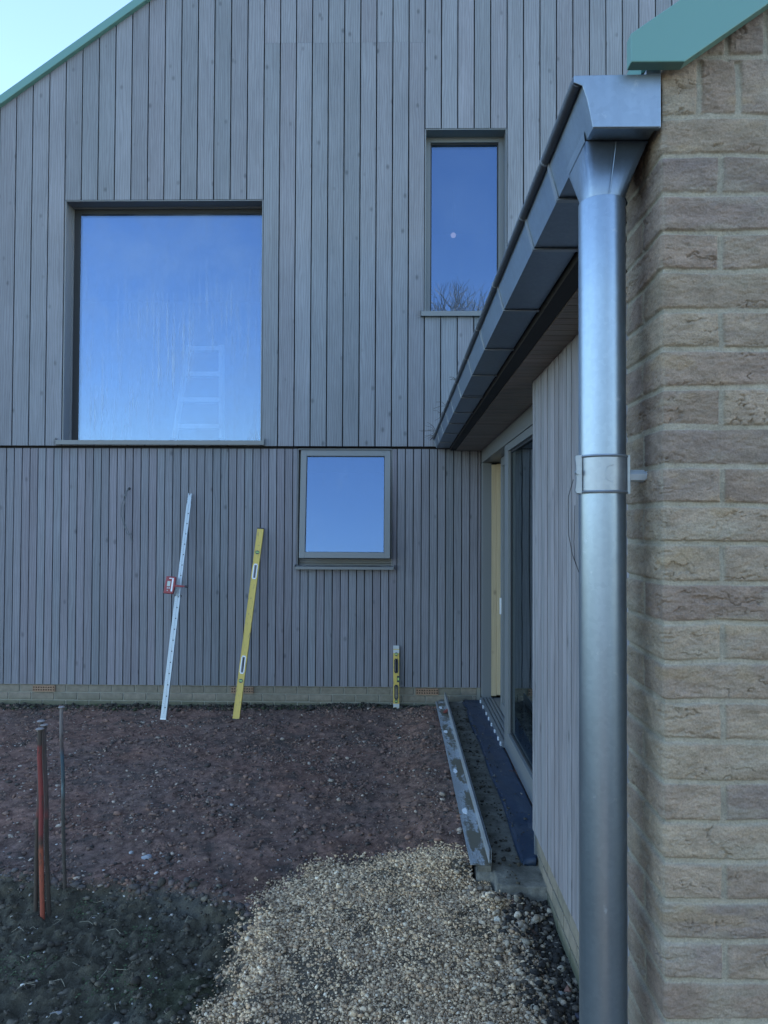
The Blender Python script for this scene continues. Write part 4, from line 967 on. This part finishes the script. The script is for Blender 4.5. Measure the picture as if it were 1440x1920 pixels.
def pin(base, top, mat, r_, label):
    bv, tv = Vector(base), Vector(top); L = (tv-bv).length; e_, L = leaning('marker_pin', base, top, label, 'steel pin'); e_['group'] = 'steel pins driven into the ground'
    b = MB(); n = 14; b.tube([(0.002*math.sin(i*.9)*(i > 0), .0015*math.cos(i*1.3), L*i/n-.03*(i == 0)) for i in range(n+1)], [r_]*n+[r_*.95], 10); b.build('shaft', mat, e_, local=True, smooth=True)
    b = MB(); b.tube([(0, 0, L-.0005), (0, 0, L+.003), (0, 0, L+.006)], [r_*1.5, r_*1.75, r_*1.35], 12); b.build('head', plain('beaten_head', (.26, .23, .22), .6, .3), e_, local=True, smooth=True)
pin((-1.660, 3.407, -0.111), (-1.638, 3.393, 0.830), pd_, .0100, 'rusty unpainted marker pin at the left of the leaning bundle')
pin((-1.602, 3.360, -0.111), (-1.624, 3.355, 0.805), pr_, .0108, 'red painted marker pin at the front of the leaning bundle')
pin((-1.589, 3.396, -0.111), (-1.618, 3.383, 0.815), pd_, .0100, 'dark rusty marker pin with a faint red band, right of the bundle')
pin((-1.588, 3.557, -0.105), (-1.614, 3.547, 0.857), pb_, .0085, 'marker pin standing apart with a faded blue band')

# ================================================================= things inside, and behind the camera (seen mirrored in the panes)
M['ladderm'] = plain('ladder_alu', (.88, .90, .86), .6)
ld = empty('step_ladder', (-2.05, 7.7, 2.6), 'pale aluminium step ladder seen dimly behind the large window', 'step ladder')
b = MB()
for sx_ in (-1, 1):
    b.tube([(-2.02+sx_*.24, 7.42, 2.62), (-2.02+sx_*.17, 7.66, 3.62)], .034, 6)
b.build('stile', M['ladderm'], ld)
for k in range(4):
    b = MB(); f_ = k/3.3; b.box(-2.02-.22+.05*f_, -2.02+.22-.05*f_, 7.38+.25*f_, 7.48+.25*f_, 2.72+.28*k, 2.765+.28*k); b.build('tread', M['ladderm'], ld)

M['bulb'] = NM('warm_bulb'); e_ = M['bulb'].n('ShaderNodeEmission'); e_.inputs['Color'].default_value = (1, .62, .50, 1); e_.inputs['Strength'].default_value = .5
M['bulb'].l(e_.outputs[0], M['bulb'].out.inputs[0]); M['bulb'] = M['bulb'].m
pe = empty('pendant_lamp', (.666, 9.0, 5.75), 'small lit pendant lamp glowing behind the tall upper window', 'pendant lamp')
b = MB(); b.tube([(.666, 9.0, 5.9), (.666, 9.0, 5.36)], .004, 6); b.build('cord', M['mark'], pe)
b = MB(); b.tube([(.666, 9.0, 5.312+.032*math.cos(a_*.3142)) for a_ in range(11)], [.032*math.sin(a_*.3142)+.0005 for a_ in range(11)], 14); b.build('bulb', M['bulb'], pe, smooth=True)
# bare tree well behind the camera: only its mirror image is in the picture
M['bark'] = plain('winter_bark', (.50, .44, .36), .9, 0, .2, 5)
tr = empty('bare_tree', (3.6, -19.5, 0), 'bare winter tree standing behind the camera, its crown mirrored in the tall upper window', 'tree')
trunk = MB(); crown = MB()
def grow(p, d, l, r_, lev):
    q = p+d*l; (trunk if lev < 2 else crown).tube([p, p+d*l*.5+Vector((random.uniform(-.05, .05), random.uniform(-.05, .05), 0))*l, q], [r_, r_*.85, r_*.68], 6 if lev < 3 else 3, False)
    if lev >= 7: return
    for _ in range(2 if lev < 1 else 3 if lev < 5 else 2):
        v = (d+Vector((random.uniform(-1, 1), random.uniform(-1, 1), random.uniform(-.3, .7)))*(.45+.05*lev)).normalized()
        grow(q, v, l*random.uniform(.66, .84), r_*.62, lev+1)
grow(Vector((3.6, -19.5, 0)), Vector((0, 0, 1)), 3.62, .26, 0)
trunk.build('trunk', M['bark'], tr); crown.build('crown', M['bark'], tr)
